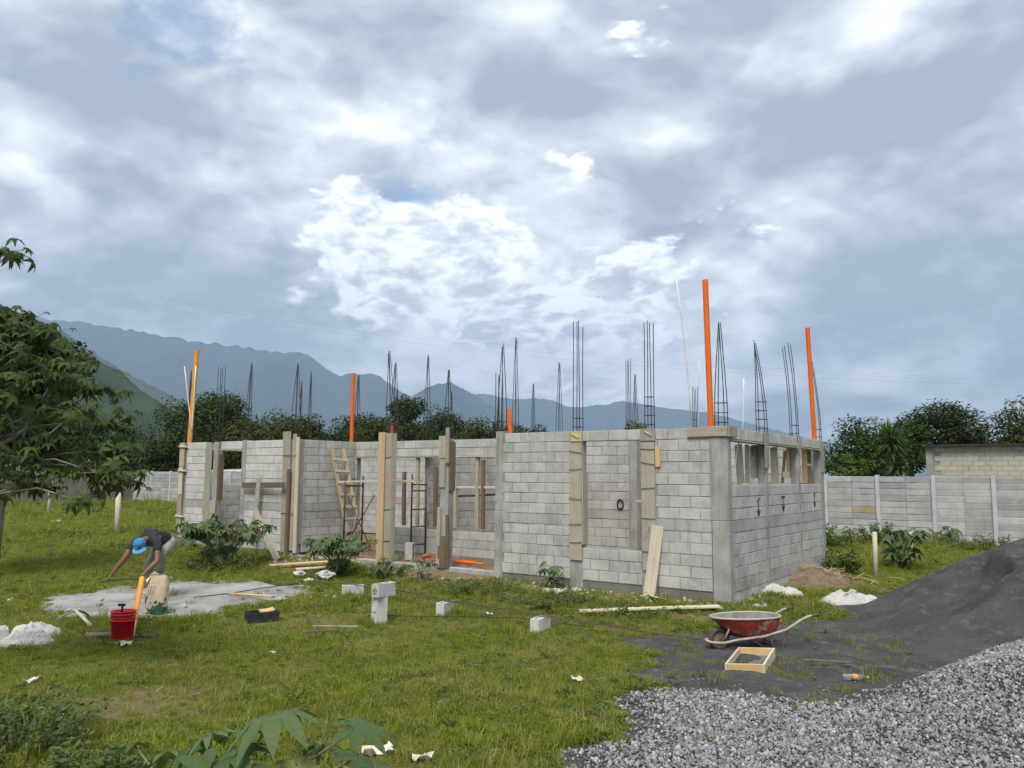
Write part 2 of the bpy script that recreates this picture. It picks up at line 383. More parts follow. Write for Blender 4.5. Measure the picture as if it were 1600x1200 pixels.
M['plaster'] = concrete('old_plaster', (.17, .152, .12), (.26, .238, .195), .0, stain=(.10, .095, .085), st_lo=.5, bst=.8, patch=(.19, .18, .16))
M['wood_grey'] = wood('weathered_board', (.40, .355, .27), (.30, .265, .205), (.17, .145, .11), weather=(.38, .36, .31))
M['wood_new'] = wood('new_board', (.60, .43, .22), (.52, .35, .16), (.34, .20, .08), tint=.1)
M['wood_pale'] = wood('pale_board', (.62, .56, .44), (.52, .45, .33), (.33, .27, .19), tint=.08)
M['wood_dark'] = wood('dark_timber', (.20, .145, .095), (.13, .09, .06), (.07, .05, .035))
M['rebar'] = simple('rebar_steel', (.050, .045, .042), (.085, .065, .052), 9., .6, 200, .3, .002, metal=.3)
M['wire'] = simple('tie_wire', (.06, .05, .045), (.10, .075, .055), 9., .6, 0, 0)
M['pipe_orange'] = simple('orange_pvc', (.80, .155, .012), (.72, .13, .012), 4., .45, 30, .05, .001, tint=.03, dirt=((.55, .28, .14), 5., .60))
M['pipe_yellow'] = simple('yellow_orange_pvc', (.80, .34, .035), (.74, .29, .025), 4., .4, 30, .05, .001, tint=.03)
M['conduit'] = simple('white_conduit', (.72, .72, .70), (.62, .62, .60), 5., .45, 0, 0)
M['scaff'] = simple('scaffold_steel', (.06, .045, .04), (.12, .055, .04), 12., .6, 60, .2, .002)
M['sack'] = simple('white_sack', (.56, .55, .525), (.44, .43, .40), 5., .75, 60, .4, .006, dirt=((.30, .27, .22), 4., .62))
M['paper'] = simple('torn_paper', (.66, .62, .52), (.52, .47, .36), 9., .85, 0, 0)
M['stone_white'] = simple('white_stone', (.50, .49, .465), (.34, .33, .305), 14., .9, 40, .5, .006)
def ground_mat():
    m, T = new_mat('ground_soil'); p = pos(T)
    a = T.add('ShaderNodeAttribute', attribute_name='dirt'); dm = a.outputs['Fac']
    soil = T.mix(T.smooth(T.noise(p, 6., 8, .68), .3, .7), (.17, .118, .07), (.29, .215, .14))
    soil = T.mix(T.smooth(T.noise(p, 1.1, 5, .6), .5, .7), soil, (.20, .165, .115))
    soil = T.mix(T.smooth(T.noise(p, 38., 4, .7), .62, .72), soil, (.40, .36, .29))
    gr = T.mix(T.smooth(T.noise(p, 1.4, 6, .62), .32, .68), (.095, .112, .030), (.155, .165, .052))
    gr = T.mix(T.smooth(T.noise(p, 24., 6, .75), .40, .66), gr, (.155, .145, .065))
    gr = T.mix(T.smooth(T.noise(p, .45, 4, .6), .5, .72), gr, (.175, .155, .07))
    f = T.smooth(T.math('ADD', dm, T.math('MULTIPLY', T.math('SUBTRACT', T.noise(p, 9., 6, .7), .5), .9)), .35, .62)
    T._in(T.b.inputs['Base Color'], T.mix(f, gr, soil)); T.b.inputs['Roughness'].default_value = .95; T.b.inputs['Specular IOR Level'].default_value = .1
    bump(T, T.math('ADD', T.noise(p, 16., 8, .72), T.math('MULTIPLY', T.noise(p, 70., 4, .7), .5)), .9, .05)
    return m
M['ground'] = ground_mat()
def sand_mat():
    m, T = new_mat('black_sand'); p = pos(T)
    c = T.mix(T.smooth(T.noise(p, 1.2, 6, .65), .35, .68), (.066, .065, .066), (.104, .102, .101))
    c = T.mix(T.smooth(T.noise(T.mapping(p, scale=(1, 1, 3), rot=(0, 0, .6)), 3.2, 6, .7), .52, .68), c, (.145, .142, .14))
    c = T.mix(T.math('MULTIPLY', T.smooth(T.noise(p, 9., 7, .72), .55, .68), .6), c, (.165, .162, .158)); c = T.mix(T.math('MULTIPLY', T.smooth(T.noise(p, 4.5, 7, .7), .58, .7), .7), c, (.040, .039, .04))
    sp = T.noise(p, 120., 2, .6)
    c = T.mix(T.smooth(sp, .63, .72), c, (.19, .19, .19)); c = T.mix(T.smooth(T.noise(p, 60., 2, .5), .70, .74), c, (.28, .27, .26))
    T._in(T.b.inputs['Base Color'], c); T.b.inputs['Roughness'].default_value = .97; T.b.inputs['Specular IOR Level'].default_value = .1
    bump(T, T.math('ADD', T.noise(p, 130., 4, .8), T.math('MULTIPLY', T.noise(p, 14., 6, .7), 1.2)), .8, .03)
    return m
M['sand'] = sand_mat()
def pad_mat():
    m, T = new_mat('dried_mortar'); p = pos(T)
    c = T.mix(T.smooth(T.noise(p, 1.0, 7, .65), .34, .66), (.22, .216, .205), (.36, .355, .342))
    c = T.mix(T.math('MULTIPLY', T.smooth(T.noise(T.mapping(p, scale=(1, 2.2, 1)), .8, 5, .6), .57, .64), .75), c, (.14, .145, .15))
    c = T.mix(T.smooth(T.noise(p, 14., 6, .75), .60, .72), c, (.22, .20, .165))
    T._in(T.b.inputs['Base Color'], c); T.b.inputs['Roughness'].default_value = .9
    bump(T, T.math('ADD', T.noise(p, 11., 8, .72), T.math('MULTIPLY', T.noise(p, 60., 4, .7), .4)), .8, .03)
    return m
M['pad'] = pad_mat()
def stone_mat():
    m, T = new_mat('gravel_stone'); r = orand(T)
    c = T.ramp(r, [(0., (.11, .112, .115)), (.35, (.19, .193, .196)), (.65, (.275, .278, .28)), (.88, (.37, .372, .37)), (.955, (.50, .495, .485)), (.985, (.38, .32, .25))])
    c = T.mix(T.math('MULTIPLY', T.smooth(T.noise(pos(T), 45., 4, .65), .4, .7), .4), c, (.12, .125, .13))
    T._in(T.b.inputs['Base Color'], c); T.b.inputs['Roughness'].default_value = .85
    bump(T, T.noise(pos(T), 90., 4, .7), .4, .004)
    return m
M['stone'] = stone_mat()
def grass_mat(name, a, b, dry):
    m, T = new_mat(name); p = pos(T); r = orand(T)
    c = T.mix(T.smooth(T.math('ADD', T.math('MULTIPLY', r, .5), T.math('MULTIPLY', T.noise(p, .9, 5, .6), .8)), .35, .95), a, b)
    c = T.mix(T.smooth(T.math('ADD', T.math('MULTIPLY', r, .35), T.noise(p, .75, 6, .66)), .62, .88), c, dry)
    T._in(T.b.inputs['Base Color'], c); T.b.inputs['Roughness'].default_value = .65; T.b.inputs['Specular IOR Level'].default_value = .08
    tr = T.add('ShaderNodeBsdfTranslucent'); T._in(tr.inputs[0], T.mix(1., c, (1.2, 1.3, .6), 'MULTIPLY'))
    mx = T.add('ShaderNodeMixShader'); mx.inputs[0].default_value = .4
    T.link(T.b.outputs[0], mx.inputs[1]); T.link(tr.outputs[0], mx.inputs[2]); T.link(mx.outputs[0], T.o.inputs[0])
    return m
M['grass'] = grass_mat('grass_blade', (.130, .188, .015), (.285, .315, .040), (.38, .32, .125))
M['weed'] = leafmat('weed_leaf', (.070, .105, .028), (.13, .17, .052), trans=.3)
M['straw'] = simple('dry_straw', (.50, .41, .24), (.36, .28, .15), 12., .8, 0, 0)
M['castor'] = leafmat('castor_leaf', (.054, .094, .032), (.110, .155, .064), back=(.12, .155, .055), trans=.22, rough=.55, gloss=.2, yellow=(.20, .20, .06))
M['castor_tree'] = leafmat('castor_tree_leaf', (.028, .054, .011), (.072, .108, .026), back=(.11, .135, .065), trans=.25, rough=.55, gloss=.18)
M['leaf_dark'] = leafmat('tree_leaf_dark', (.016, .030, .007), (.040, .060, .014), trans=.2)
M['leaf_mid'] = leafmat('tree_leaf_mid', (.022, .042, .009), (.055, .082, .018), trans=.22)
M['leaf_olive'] = leafmat('tree_leaf_olive', (.034, .044, .009), (.072, .080, .018), trans=.22)
M['leaf_bright'] = leafmat('tree_leaf_bright', (.055, .095, .022), (.10, .15, .035), trans=.25)
M['yucca'] = leafmat('yucca_leaf', (.050, .085, .025), (.13, .175, .055), trans=.15)
M['bark'] = simple('bark', (.14, .115, .085), (.22, .19, .15), 8., .9, 30, .6, .02)
M['stem'] = simple('castor_stem', (.16, .15, .12), (.22, .21, .16), 9., .6, 0, 0)
def mount_mat(name, a, b):
    m, T = new_mat(name); p = pos(T)
    c = T.mix(T.smooth(T.math('ADD', T.math('MULTIPLY', T.noise(p, .012, 5, .6), .55), T.math('MULTIPLY', T.noise(p, .055, 6, .7), .55)), .42, .66), a, b)
    T._in(T.b.inputs['Base Color'], c); T.b.inputs['Roughness'].default_value = 1.; T.b.inputs['Specular IOR Level'].default_value = 0.
    bump(T, T.noise(p, .035, 8, .72), 1., 22.)
    return m
M['hill'] = mount_mat('hill_forest', (.028, .050, .018), (.075, .098, .032))
M['mount'] = mount_mat('mountain_forest', (.022, .036, .020), (.050, .066, .034))

# ------------------------------------------------------------------ setting: ground sheet
def axis(a, b, step, far):
    core = np.arange(a, b + 1e-6, step); lo, hi = [], []
    d = step
    p = a
    while p > -far: d *= 1.35; p -= d; lo.append(max(p, -far))
    d = step; p = core[-1]
    while p < far: d *= 1.35; p += d; hi.append(min(p, far))
    return np.array(lo[::-1] + list(core) + hi)
def sheet(name, xs, ys, zf, mat, attrs=None, smooth=True):
    X, Y = np.meshgrid(xs, ys); Z = zf(X, Y)
    nx, ny = len(xs), len(ys)
    v = np.stack([X.ravel(), Y.ravel(), Z.ravel()], 1)
    i = (np.arange(ny - 1)[:, None] * nx + np.arange(nx - 1)[None, :]).ravel()
    f = np.stack([i, i + 1, i + 1 + nx, i + nx], 1)
    me = bpy.data.meshes.new(name); me.from_pydata(v.tolist(), [], f.tolist())
    if smooth: me.polygons.foreach_set('use_smooth', [True] * len(me.polygons))
    for an, af in (attrs or {}).items():
        at = me.attributes.new(an, 'FLOAT', 'POINT'); at.data.foreach_set('value', af(X, Y).ravel().astype(np.float32))
    me.update()
    return new_obj(name, me, mat)
def z_ground(x, y):
    z = zg(x, y)
    u, v = uv(x, y)
    inside = sm(v, .16, .5) * (1 - sm(v, 5.6, 5.95)) * sm(u, .16, .5) * (1 - sm(u, 15.6, 15.95))
    heap = .30 * np.exp(-((x - 6.2) / .75) ** 2 - ((y - 16.9) / .6) ** 2) + .08 * np.exp(-((u - 6.0) / 1.6) ** 2 - ((v + .3) / .35) ** 2)
    return z * (1 - inside) + inside * (.30 + .02 * wob(x, y, 2.5)) + heap
gr_o = sheet('ground', axis(-26, 18, .2, 9000), axis(3, 30, .2, 9000), z_ground, M['ground'], {'dirt': dirt_mask})
tag(gr_o, kind='structure')

# ------------------------------------------------------------------ mountains and the air in front of them
def pix(px, py, Y):
    d = pixdir(px, py); t = Y / d.y
    return Vector((d.x * t, Y, 2.25 + d.z * t))
def ridge(name, pts, Y, mat, seed, width=2.2, ns=170, nt=22, spur=.42, jag=.022):
    pts = sorted(pts); xs = np.array([p[0] for p in pts], float); ys = np.array([p[1] for p in pts], float)
    s = np.linspace(xs[0], xs[-1], ns); q = np.interp(s, xs, ys)
    rows = []
    for i in range(ns):
        c = pix(s[i], q[i] + roll_fix(s[i]), Y); h = max(c.z, 3.)
        h *= 1 + jag * mnoise.fractal(Vector((s[i] * .07, seed, 0)), 1., 2., 5)
        rows.append((c.x, Y, h))
    hmax = max(r[2] for r in rows)
    mb = MB()
    for i in range(ns):
        x, y, h = rows[i]
        for k in range(-nt, nt + 1):
            t = k / nt; side = 1 if t > 0 else -1
            run = hmax * width * abs(t)
            prof = (1 - abs(t)) ** 1.25
            sp_ = spur * math.sin(math.pi * abs(t)) * mnoise.fractal(Vector((x / hmax * 2.2, seed + t * 1.2, 1.)), 1., 2., 5)
            px_ = x * (1 - .0 * t) + hmax * .25 * abs(t) * mnoise.noise(Vector((x / hmax * 1.7, t * 2, seed)))
            mb.v.append((px_, y - side * run * -1 if side > 0 else y - run, max(h * (prof + sp_), -.5 if abs(t) == 1 else -.3)))
    m = 2 * nt + 1
    for i in range(ns - 1):
        for k in range(m - 1):
            a = i * m + k; mb.f.append((a, a + m, a + m + 1, a + 1)); mb.mi.append(0)
    o = mb.build(name, mat, smooth=True); return tag(o, kind='structure')
def roll_fix(px): return -(px - 800) * .0075
ridge('hill', [(-500, 330), (-200, 390), (-60, 440), (0, 474), (42, 502), (75, 520), (112, 545), (150, 560), (190, 586), (225, 612), (262, 636), (300, 665), (350, 700), (420, 735)], 1000, M['hill'], 3.1, 1.6, jag=.03)
ridge('mountain', [(-400, 420), (-100, 450), (60, 500), (110, 525), (160, 560), (210, 590), (270, 620), (330, 645), (420, 680), (520, 720), (600, 740)], 2700, M['hill'], 5.7, 1.5)
ridge('mountain', [(-700, 500), (-300, 476), (0, 486), (80, 500), (150, 507), (230, 520), (300, 533), (400, 545), (440, 552), (468, 549), (490, 560), (505, 572), (520, 584), (532, 587), (545, 584), (585, 585), (597, 590), (612, 602), (640, 618), (700, 650), (800, 700), (900, 735)], 6200, M['mount'], 8.2, 1.5, 320)
ridge('mountain', [(560, 700), (600, 650), (645, 620), (665, 606), (690, 598), (702, 597), (722, 606), (737, 615), (760, 630), (800, 655), (860, 700), (920, 735)], 5400, M['mount'], 1.9, 1.3, 200)
ridge('mountain', [(640, 640), (700, 622), (737, 615), (760, 617), (809, 625), (842, 624), (865, 626), (887, 635), (944, 633), (970, 625), (1000, 630), (1037, 637), (1071, 641), (1116, 647), (1146, 654), (1225, 675), (1330, 700), (1450, 725), (1600, 738), (1800, 740)], 7400, M['mount'], 4.4, 1.4, 300)
hz = MB(); hz.span((-9200, -9200, -2.), (9200, 9200, 1420))
hm = bpy.data.materials.new('haze_air'); hm.use_nodes = True; T = NT(hm.node_tree); T.n.clear()
ho = T.add('ShaderNodeOutputMaterial'); pv = T.add('ShaderNodeVolumePrincipled'); T.link(pv.outputs[0], ho.inputs['Volume'])
pv.inputs['Color'].default_value = (.50, .71, .99, 1); pv.inputs['Density'].default_value = 1.7e-4; pv.inputs['Anisotropy'].default_value = 0.
HAZE = hz.build('haze', hm); tag(HAZE, 'pale blue haze lying over the far mountains', 'haze', kind='stuff')

# ------------------------------------------------------------------ frames for building things
def board_obj(name, p0, p1, wd, th, mat, parent=None, nrm=(0, -1, 0), bow=.006, ragged=.0):
    """a sawn board from p0 to p1 (parent space); nrm = direction its broad face looks"""
    p0, p1 = Vector(p0), Vector(p1); L = (p1 - p0).length; ex = (p1 - p0).normalized()
    ez = Vector(nrm); ez = (ez - ex * ez.dot(ex)).normalized(); ey = ez.cross(ex)
    mb = MB(); n = 5; b = random.uniform(-bow, bow); c = random.uniform(-bow, bow); ch = min(.004, th * .2)
    for i in range(n + 1):
        t = i / n; x = L * t; dz = b * math.sin(math.pi * t); dy = c * math.sin(math.pi * t)
        if i in (0, n) and ragged: x += random.uniform(-ragged, ragged)
        h, q = wd / 2, th / 2
        for yy, zz in ((-h + ch, -q), (h - ch, -q), (h, -q + ch), (h, q - ch), (h - ch, q), (-h + ch, q), (-h, q - ch), (-h, -q + ch)):
            mb.v.append((x, yy + dy, zz + dz))
    for i in range(n):
        for j in range(8):
            a = i * 8 + j; bb = i * 8 + (j + 1) % 8
            mb.f.append((a, bb, bb + 8, a + 8)); mb.mi.append(0)
    mb.f.append(tuple(reversed(range(8)))); mb.f.append(tuple(n * 8 + j for j in range(8))); mb.mi += [0, 0]
    o = mb.build(name, mat, parent)
    o.matrix_local = Matrix(((ex.x, ey.x, ez.x, p0.x), (ex.y, ey.y, ez.y, p0.y), (ex.z, ey.z, ez.z, p0.z), (0, 0, 0, 1)))
    return o
def tube_obj(name, pts, r, mat, parent=None, n=8):
    mb = MB(); mb.tube(pts, r, n); return mb.build(name, mat, parent, smooth=True)
class HT:
    """a top-level thing placed in the lot frame"""
    def __init__(s, name, u, v, z, label, cat, group=None):
        x, y = xy(u, v); s.o = empty(name, (x, y, z), -PH); tag(s.o, label, cat, group); s.b = (u, v, z)
    def p(s, u, v, z): return Vector((-(u - s.b[0]), v - s.b[1], z - s.b[2]))
def hw(u, v, z): x, y = xy(u, v); return Vector((x, y, z))

# ------------------------------------------------------------------ the unfinished block house
house = empty('unfinished_house', (CX, CY, 0), -PH)
tag(house, 'unfinished roofless house of grey concrete blocks with bare rebar rising from its columns', 'house')
def hl(u, v, z): return Vector((-u, v, z))
def block_mesh(name, L, H_, T_, bv=.006):
    bm = bmesh.new(); bmesh.ops.create_cube(bm, size=1.0)
    for v in bm.verts: v.co = Vector((v.co.x * L, v.co.y * T_, v.co.z * H_))
    bmesh.ops.bevel(bm, geom=bm.edges[:], offset=bv, segments=1, affect='EDGES')
    me = bpy.data.meshes.new(name); bm.to_mesh(me); bm.free(); return me
BL = block_mesh('concrete_block', .388, .188, .15); BL.materials.append(M['block'])
BLW = BL.copy(); BLW.materials.clear(); BLW.materials.append(M['block_white'])
BV = np.array([v.co[:] for v in BL.vertices]); BF = [tuple(p.vertices) for p in BL.polygons]
class Merge:
    def __init__(s): s.v = []; s.f = []
    def add(s, Mx, sx):
        i = len(s.v)
        for c in BV:
            s.v.append(tuple(Mx @ Vector((c[0] * sx, c[1], c[2]))))
        s.f += [tuple(i + k for k in q) for q in BF]
MERGE = Merge()
ZTOP = 3.10
def sub_iv(iv, holes):
    out = [iv]
    for a, b in holes:
        nxt = []
        for p, q in out:
            if b <= p or a >= q: nxt.append((p, q)); continue
            if a > p: nxt.append((p, a))
            if b < q: nxt.append((b, q))
        out = nxt
    return [(p, q) for p, q in out if q - p > .03]
def wall(name, ax, a0, a1, off, rows, zt=ZTOP, bands=(8,), openings=(), cols=(), single=False, me=BL, thick=.15, parent=house, start=0., rec=.007, skip=()):
    """courses counted from the top; ax 'u' runs along the facade, 'v' towards the back"""
    secs = sub_iv((a0, a1), list(cols))
    if len(secs) > 1:
        for k, (p, q) in enumerate(secs): wall(name, ax, p, q, off, rows, zt, bands, openings, (), single, me, thick, parent, start, rec, skip)
        return
    core = MB(); bandl = []; blocks = []; cores = [core]; pend = 0
    def place(a, z):
        if ax == 'u': return Vector((-a, off + thick / 2, z)), 0.
        return Vector((-(off + thick / 2), a, z)), math.pi / 2
    for r in range(rows):
        z1 = zt - .2 * r; z0 = z1 - .2; zc = (z0 + z1) / 2
        hs = [(a, b) for a, b, q0, q1 in openings if q0 < zc < q1] + list(cols)
        ivs = sub_iv((a0, a1), hs)
        if not ivs and core.v: core = MB(); cores.append(core)
        band = MB()
        for (p, q) in ivs:
            if r in bands:
                n = max(2, int((q - p) / .12))
                for k in range(n):
                    s0, s1 = p + (q - p) * k / n, p + (q - p) * (k + 1) / n
                    d = .004 + .006 * abs(mnoise.noise(Vector((s0 * 3, off, r)))); zz = .008 * mnoise.noise(Vector((s0 * 5, off + 3, r)))
                    c, rz = place((s0 + s1) / 2, zc + zz); sz = (s1 - s0, thick + 2 * d, .196 + .01 * mnoise.noise(Vector((s0 * 4, off, 9))))
                    band.box(c, sz if ax == 'u' else (sz[1], sz[0], sz[2]))
                if len(ivs) == 1 or q == ivs[-1][1]: bandl.append(band)
                elif True: bandl.append(band); band = MB()
                continue
            rc = rec if r < 8 else rec * .45
            c, rz = place((p + q) / 2, zc); sz = (q - p, thick - 2 * rc, .2)
            core.box(c, sz if ax == 'u' else (sz[1], sz[0], sz[2]))
            if r in skip: continue
            g = start + (.2 if r % 2 else 0.) + random.uniform(-.015, .015)
            x = p - ((p - g) % .4)
            while x < q - .02:
                s0, s1 = max(x, p), min(x + .4, q)
                if s1 - s0 > .05: blocks.append(((s0 + s1) / 2, zc, s1 - s0))
                elif blocks and s1 - s0 > .01:
                    pass
                x += .4
    cores = [c_ for c_ in cores if c_.v]; os_ = [c_.build(name, M['mortar'], parent) for c_ in cores]; o = os_[-1]
    for b_ in bandl: b_.build('bond_beam', M['band'], o)
    for a, z, L in blocks:
        c, rz = place(a, z)
        c += Vector((random.uniform(-1, 1), random.uniform(-1, 1), random.uniform(-1, 1))) * .0022
        sx = (L - (.012 if ax == 'u' else .02)) / .388
        rt = rz + random.gauss(0, .003) + (math.pi if random.random() < .5 else 0)
        if single:
            b = bpy.data.objects.new('concrete_block', me); b.location = c; b.rotation_euler = (random.gauss(0, .003), random.gauss(0, .003), rt); b.scale = (sx, 1, 1)
            link(b, o)
        else:
            MERGE.add(Matrix.Translation(c) @ Matrix.Rotation(rt, 4, 'Z'), sx)
    return o
def hspan(name, u0, u1, v0, v1, z0, z1, mat, parent=house, seg=.18, amp=.004, bevel=True):
    """rough cast block: box subdivided and slightly uneven"""
    bm = bmesh.new(); bmesh.ops.create_cube(bm, size=1.0)
    sx, sy, sz = abs(u1 - u0), abs(v1 - v0), abs(z1 - z0)
    for v in bm.verts: v.co = Vector((v.co.x * sx, v.co.y * sy, v.co.z * sz))
    if bevel: bmesh.ops.bevel(bm, geom=bm.edges[:], offset=.008, segments=1, affect='EDGES')
    for axis_, ln in ((0, sx), (2, sz)):
        n = int(ln / seg)
        for k in range(1, n):
            co = [0, 0, 0]; co[axis_] = -ln / 2 + ln * k / n; no = [0, 0, 0]; no[axis_] = 1
            bmesh.ops.bisect_plane(bm, geom=bm.verts[:] + bm.edges[:] + bm.faces[:], plane_co=co, plane_no=no)
    c = Vector((-(u0 + u1) / 2, (v0 + v1) / 2, (z0 + z1) / 2))
    for v in bm.verts:
        q = (v.co + c) * 5.
        v.co += Vector((mnoise.noise(q), mnoise.noise(q + Vector((9, 0, 0))), mnoise.noise(q + Vector((0, 9, 0))))) * amp
    me = bpy.data.meshes.new(name); bm.to_mesh(me); bm.free()
    return new_obj(name, me, mat, parent, c)
CAST, WG, WN, WP, WD = M['cast'], M['wood_grey'], M['wood_new'], M['wood_pale'], M['wood_dark']
WL = M['wood_ladder'] = wood('tan_timber', (.50, .39, .235), (.40, .30, .17), (.24, .165, .09), weather=(.40, .36, .28))
# --- front wall, right of the porch, and the right-hand side wall: every block its own piece
WIN = (1.62, 2.86, .95, 2.9)
wall('front_wall', 'u', .30, 4.74, 0., 14, openings=[WIN], cols=[(1.34, 1.62), (2.86, 3.13)], single=True, start=.30)
RW = [(.16, 1.98, 2.1, 2.9), (2.13, 4.10, 2.1, 2.9), (4.24, 5.86, 2.1, 2.9)]
wall('side_wall', 'v', .16, 5.86, 0., 15, bands=(8, 13), openings=RW, cols=[(1.98, 2.13), (4.10, 4.24)], single=True, start=.16, rec=.013)
hspan('footing', .28, 4.76, .012, .14, -.15, .298, M['footing'])
hspan('footing', .02, .14, .18, 5.9, -.15, .098, M['footing'])
hspan('corner_column', -.012, .31, -.012, .17, 1.50, 2.925, CAST)
hspan('corner_column', -.022, .285, -.022, .175, -.1, 1.497, CAST)
hspan('column', 4.735, 4.92, -.012, .175, 1.52, 3.14, CAST); hspan('column', 4.73, 4.93, -.02, .18, -.1, 1.517, CAST)
for a, b in ((1.335, 1.625), (2.855, 3.135)): hspan('column', a, b, -.004, .155, .0, 3.098, CAST)
for a, b in ((1.985, 2.125), (4.105, 4.235)):
    hspan('column', -.008, .156, a, b, -.1, 3.098, CAST)
hspan('column', -.012, .165, 5.865, 6.08, -.1, 3.09, CAST)
# formwork still nailed to the columns
def fb(u0, z0, u1, z1, wd, v, mat=WG, th=.022, nrm=(0, -1, 0)): return board_obj('formwork_board', hl(u0, v, z0), hl(u1, v, z1), wd, th, mat, house, nrm, ragged=.004)
fb(2.99, .66, 3.0, 2.88, .27, -.022); fb(1.455, .58, 1.48, 2.86, .27, -.022)
fb(2.99, 2.90, 2.99, 3.10, .24, -.020, WN); fb(1.47, 2.89, 1.47, 3.11, .29, -.020, WG)
fb(1.28, 2.42, 1.285, 2.78, .10, -.02, WN)
board_obj('formwork_board', hl(2.84, .06, .96), hl(2.84, .06, 2.32), .20, .022, WG, house, (1, 0, 0))
board_obj('formwork_board', hl(1.66, .20, 1.0), hl(1.66, .20, 2.6), .12, .03, WD, house, (1, 0, 0))
board_obj('formwork_board', hl(1.75, .55, .5), hl(1.72, .5, 2.55), .07, .07, WD, house, (1, 0, 0))
board_obj('formwork_board', hl(1.62, .3, 1.78), hl(1.92, .4, 1.78), .05, .05, WP, house, (0, 0, 1))
for u0, zs in ((3.0, (2.72, 2.36, 1.82, 1.32, .98)), (1.47, (2.74, 2.50, 2.02, 1.50, .9))):
    for z in zs:
        s = random.uniform(-.05, .03)
        tube_obj('tie_wire', [hl(u0 + .14, -.04, z), hl(u0, -.047, z + s * .5), hl(u0 - .14, -.04, z + s)], .0055, M['wire'], house, 5)
tube_obj('tie_wire', [hl(3.08, -.05, 3.06), hl(2.90, -.05, 2.97)], .008, M['conduit'], house, 5)
tube_obj('tie_wire', [hl(1.52, -.05, 3.06), hl(1.38, -.05, 2.98)], .007, M['conduit'], house, 5)
# collar of boards round the corner column head
fb(-.03, 3.02, .70, 3.02, .17, -.03, WG, .028); board_obj('formwork_board', hl(-.045, -.03, 3.03), hl(-.045, .36, 3.03), .19, .024, WG, house, (1, 0, 0))
hspan('column_head', .02, .30, .0, .15, 2.93, 3.115, CAST)
# side windows: soffit boards, jamb boards, props
def sb(v0, z0, v1, z1, wd, u, mat=WG, th=.022): return board_obj('formwork_board', hl(u, v0, z0), hl(u, v1, z1), wd, th, mat, house, (1, 0, 0), ragged=.004)
for a, b, _, _ in RW:
    board_obj('soffit_board', hl(.06, a + .02, 2.878), hl(.06, b - .02, 2.87), .19, .022, WG, house, (0, 0, 1))
sb(1.20, 2.12, 1.10, 2.84, .34, .20, WG); sb(1.50, 2.13, 1.50, 2.85, .20, .18, WG); sb(1.86, 2.22, 1.82, 2.84, .36, .172, WG)
sb(2.02, 2.42, 2.02, 3.09, .24, -.022, WG); sb(1.80, 2.66, 1.80, 2.85, .24, .135, WD, .03)
sb(3.10, 2.12, 3.06, 2.85, .42, .175, WG); sb(4.06, 2.24, 4.05, 2.86, .34, .172, WN); sb(4.17, 2.78, 4.17, 3.09, .14, -.022, WG)
sb(3.62, 2.14, 3.84, 2.80, .05, .19, WD, .05); sb(3.60, 2.30, 3.95, 2.30, .12, .16, WP)
sb(4.40, 2.14, 4.70, 2.78, .05, .19, WD, .05); sb(4.34, 2.60, 4.56, 2.58, .14, .16, WP)
sb(5.20, 2.12, 5.20, 2.86, .36, .175, WN); sb(5.58, 2.12, 5.58, 2.50, .30, .178, simple('reddish_ply', (.33, .18, .12), (.26, .14, .09), 5., .8)); sb(5.58, 2.56, 5.6, 2.86, .30, .178, WD)
sb(5.98, 2.36, 5.98, 3.07, .20, -.026, WG)
# three black downward arrows painted under the side windows
BLK = simple('black_paint', (.018, .018, .02), (.03, .03, .03), 20., .6, 0, 0)
def arrow(v, z1, z0, top):
    mb = MB(); t = .014; x = .006
    def st(a, b, w_=.016):
        a, b = Vector(a), Vector(b); d = (b - a).normalized(); n = Vector((0, -d.z, d.y)) * w_
        mb.box((a + b) / 2, (.004, (b - a).length, 2 * w_), Matrix.Rotation(math.atan2(d.z, d.y), 3, 'X'))
    st((x, v, z1), (x, v, z0)); st((x, v - .075, z0 + .10), (x, v, z0)); st((x + .001, v + .075, z0 + .10), (x + .001, v, z0))
    if top == 'T': st((x + .001, v - .11, z1), (x + .001, v + .11, z1 - .005))
    if top == 't': st((x + .001, v - .05, z1 + .01), (x + .001, v + .05, z1 + .01))
    if top == '/': st((x + .002, v - .06, z1 + .03), (x + .002, v + .05, z1 + .10))
    mb.build('painted_arrow', BLK, house)
arrow(1.53, 1.76, 1.54, '/'); arrow(3.0, 1.86, 1.58, 'T'); arrow(5.26, 1.87, 1.60, 't')
# --- left wing front, porch, back and inner walls (far courses joined into one part)
LW = (13.36, 14.30, .3, 2.86)
wall('wing_wall', 'u', 11.62, 15.88, 0., 14, openings=[LW], cols=[(13.18, 13.36), (14.30, 14.98)], single=True, me=BLW, start=11.62, rec=.010)
hspan('footing', 11.6, 15.9, .012, .14, -.1, .298, M['footing'])
hspan('column', 13.185, 13.355, -.01, .16, 0, 3.12, CAST); hspan('column', 14.42, 14.62, -.006, .16, 0, 3.09, CAST)
hspan('column', 15.885, 16.15, -.01, .16, 0, 3.08, CAST); hspan('column', 11.10, 11.60, .0, .155, 0, 3.10, CAST)
fb(14.80, .55, 14.80, 3.08, .28, -.03, WG); fb(14.50, .5, 14.50, 1.5, .26, -.035, WG)
board_obj('formwork_board', hl(14.33, .05, 1.5), hl(14.33, .05, 2.75), .16, .03, WD, house, (1, 0, 0))
board_obj('soffit_board', hl(13.36, .06, 2.885), hl(14.3, .06, 2.885), .17, .024, WP, house, (0, 0, 1))
for z0, z1, wd, mt in ((.80, 1.62, .22, WG), (1.64, 2.40, .20, WP), (2.42, 3.10, .23, WG)): fb(16.08, z0, 16.10, z1, wd, -.03, mt)
for z in (1.02, 2.30, 2.98): fb(15.82, z, 16.2, z + .01, .05, -.055, WP, .04)
fb(16.0, .85, 15.95, 3.05, .10, -.022, WD)
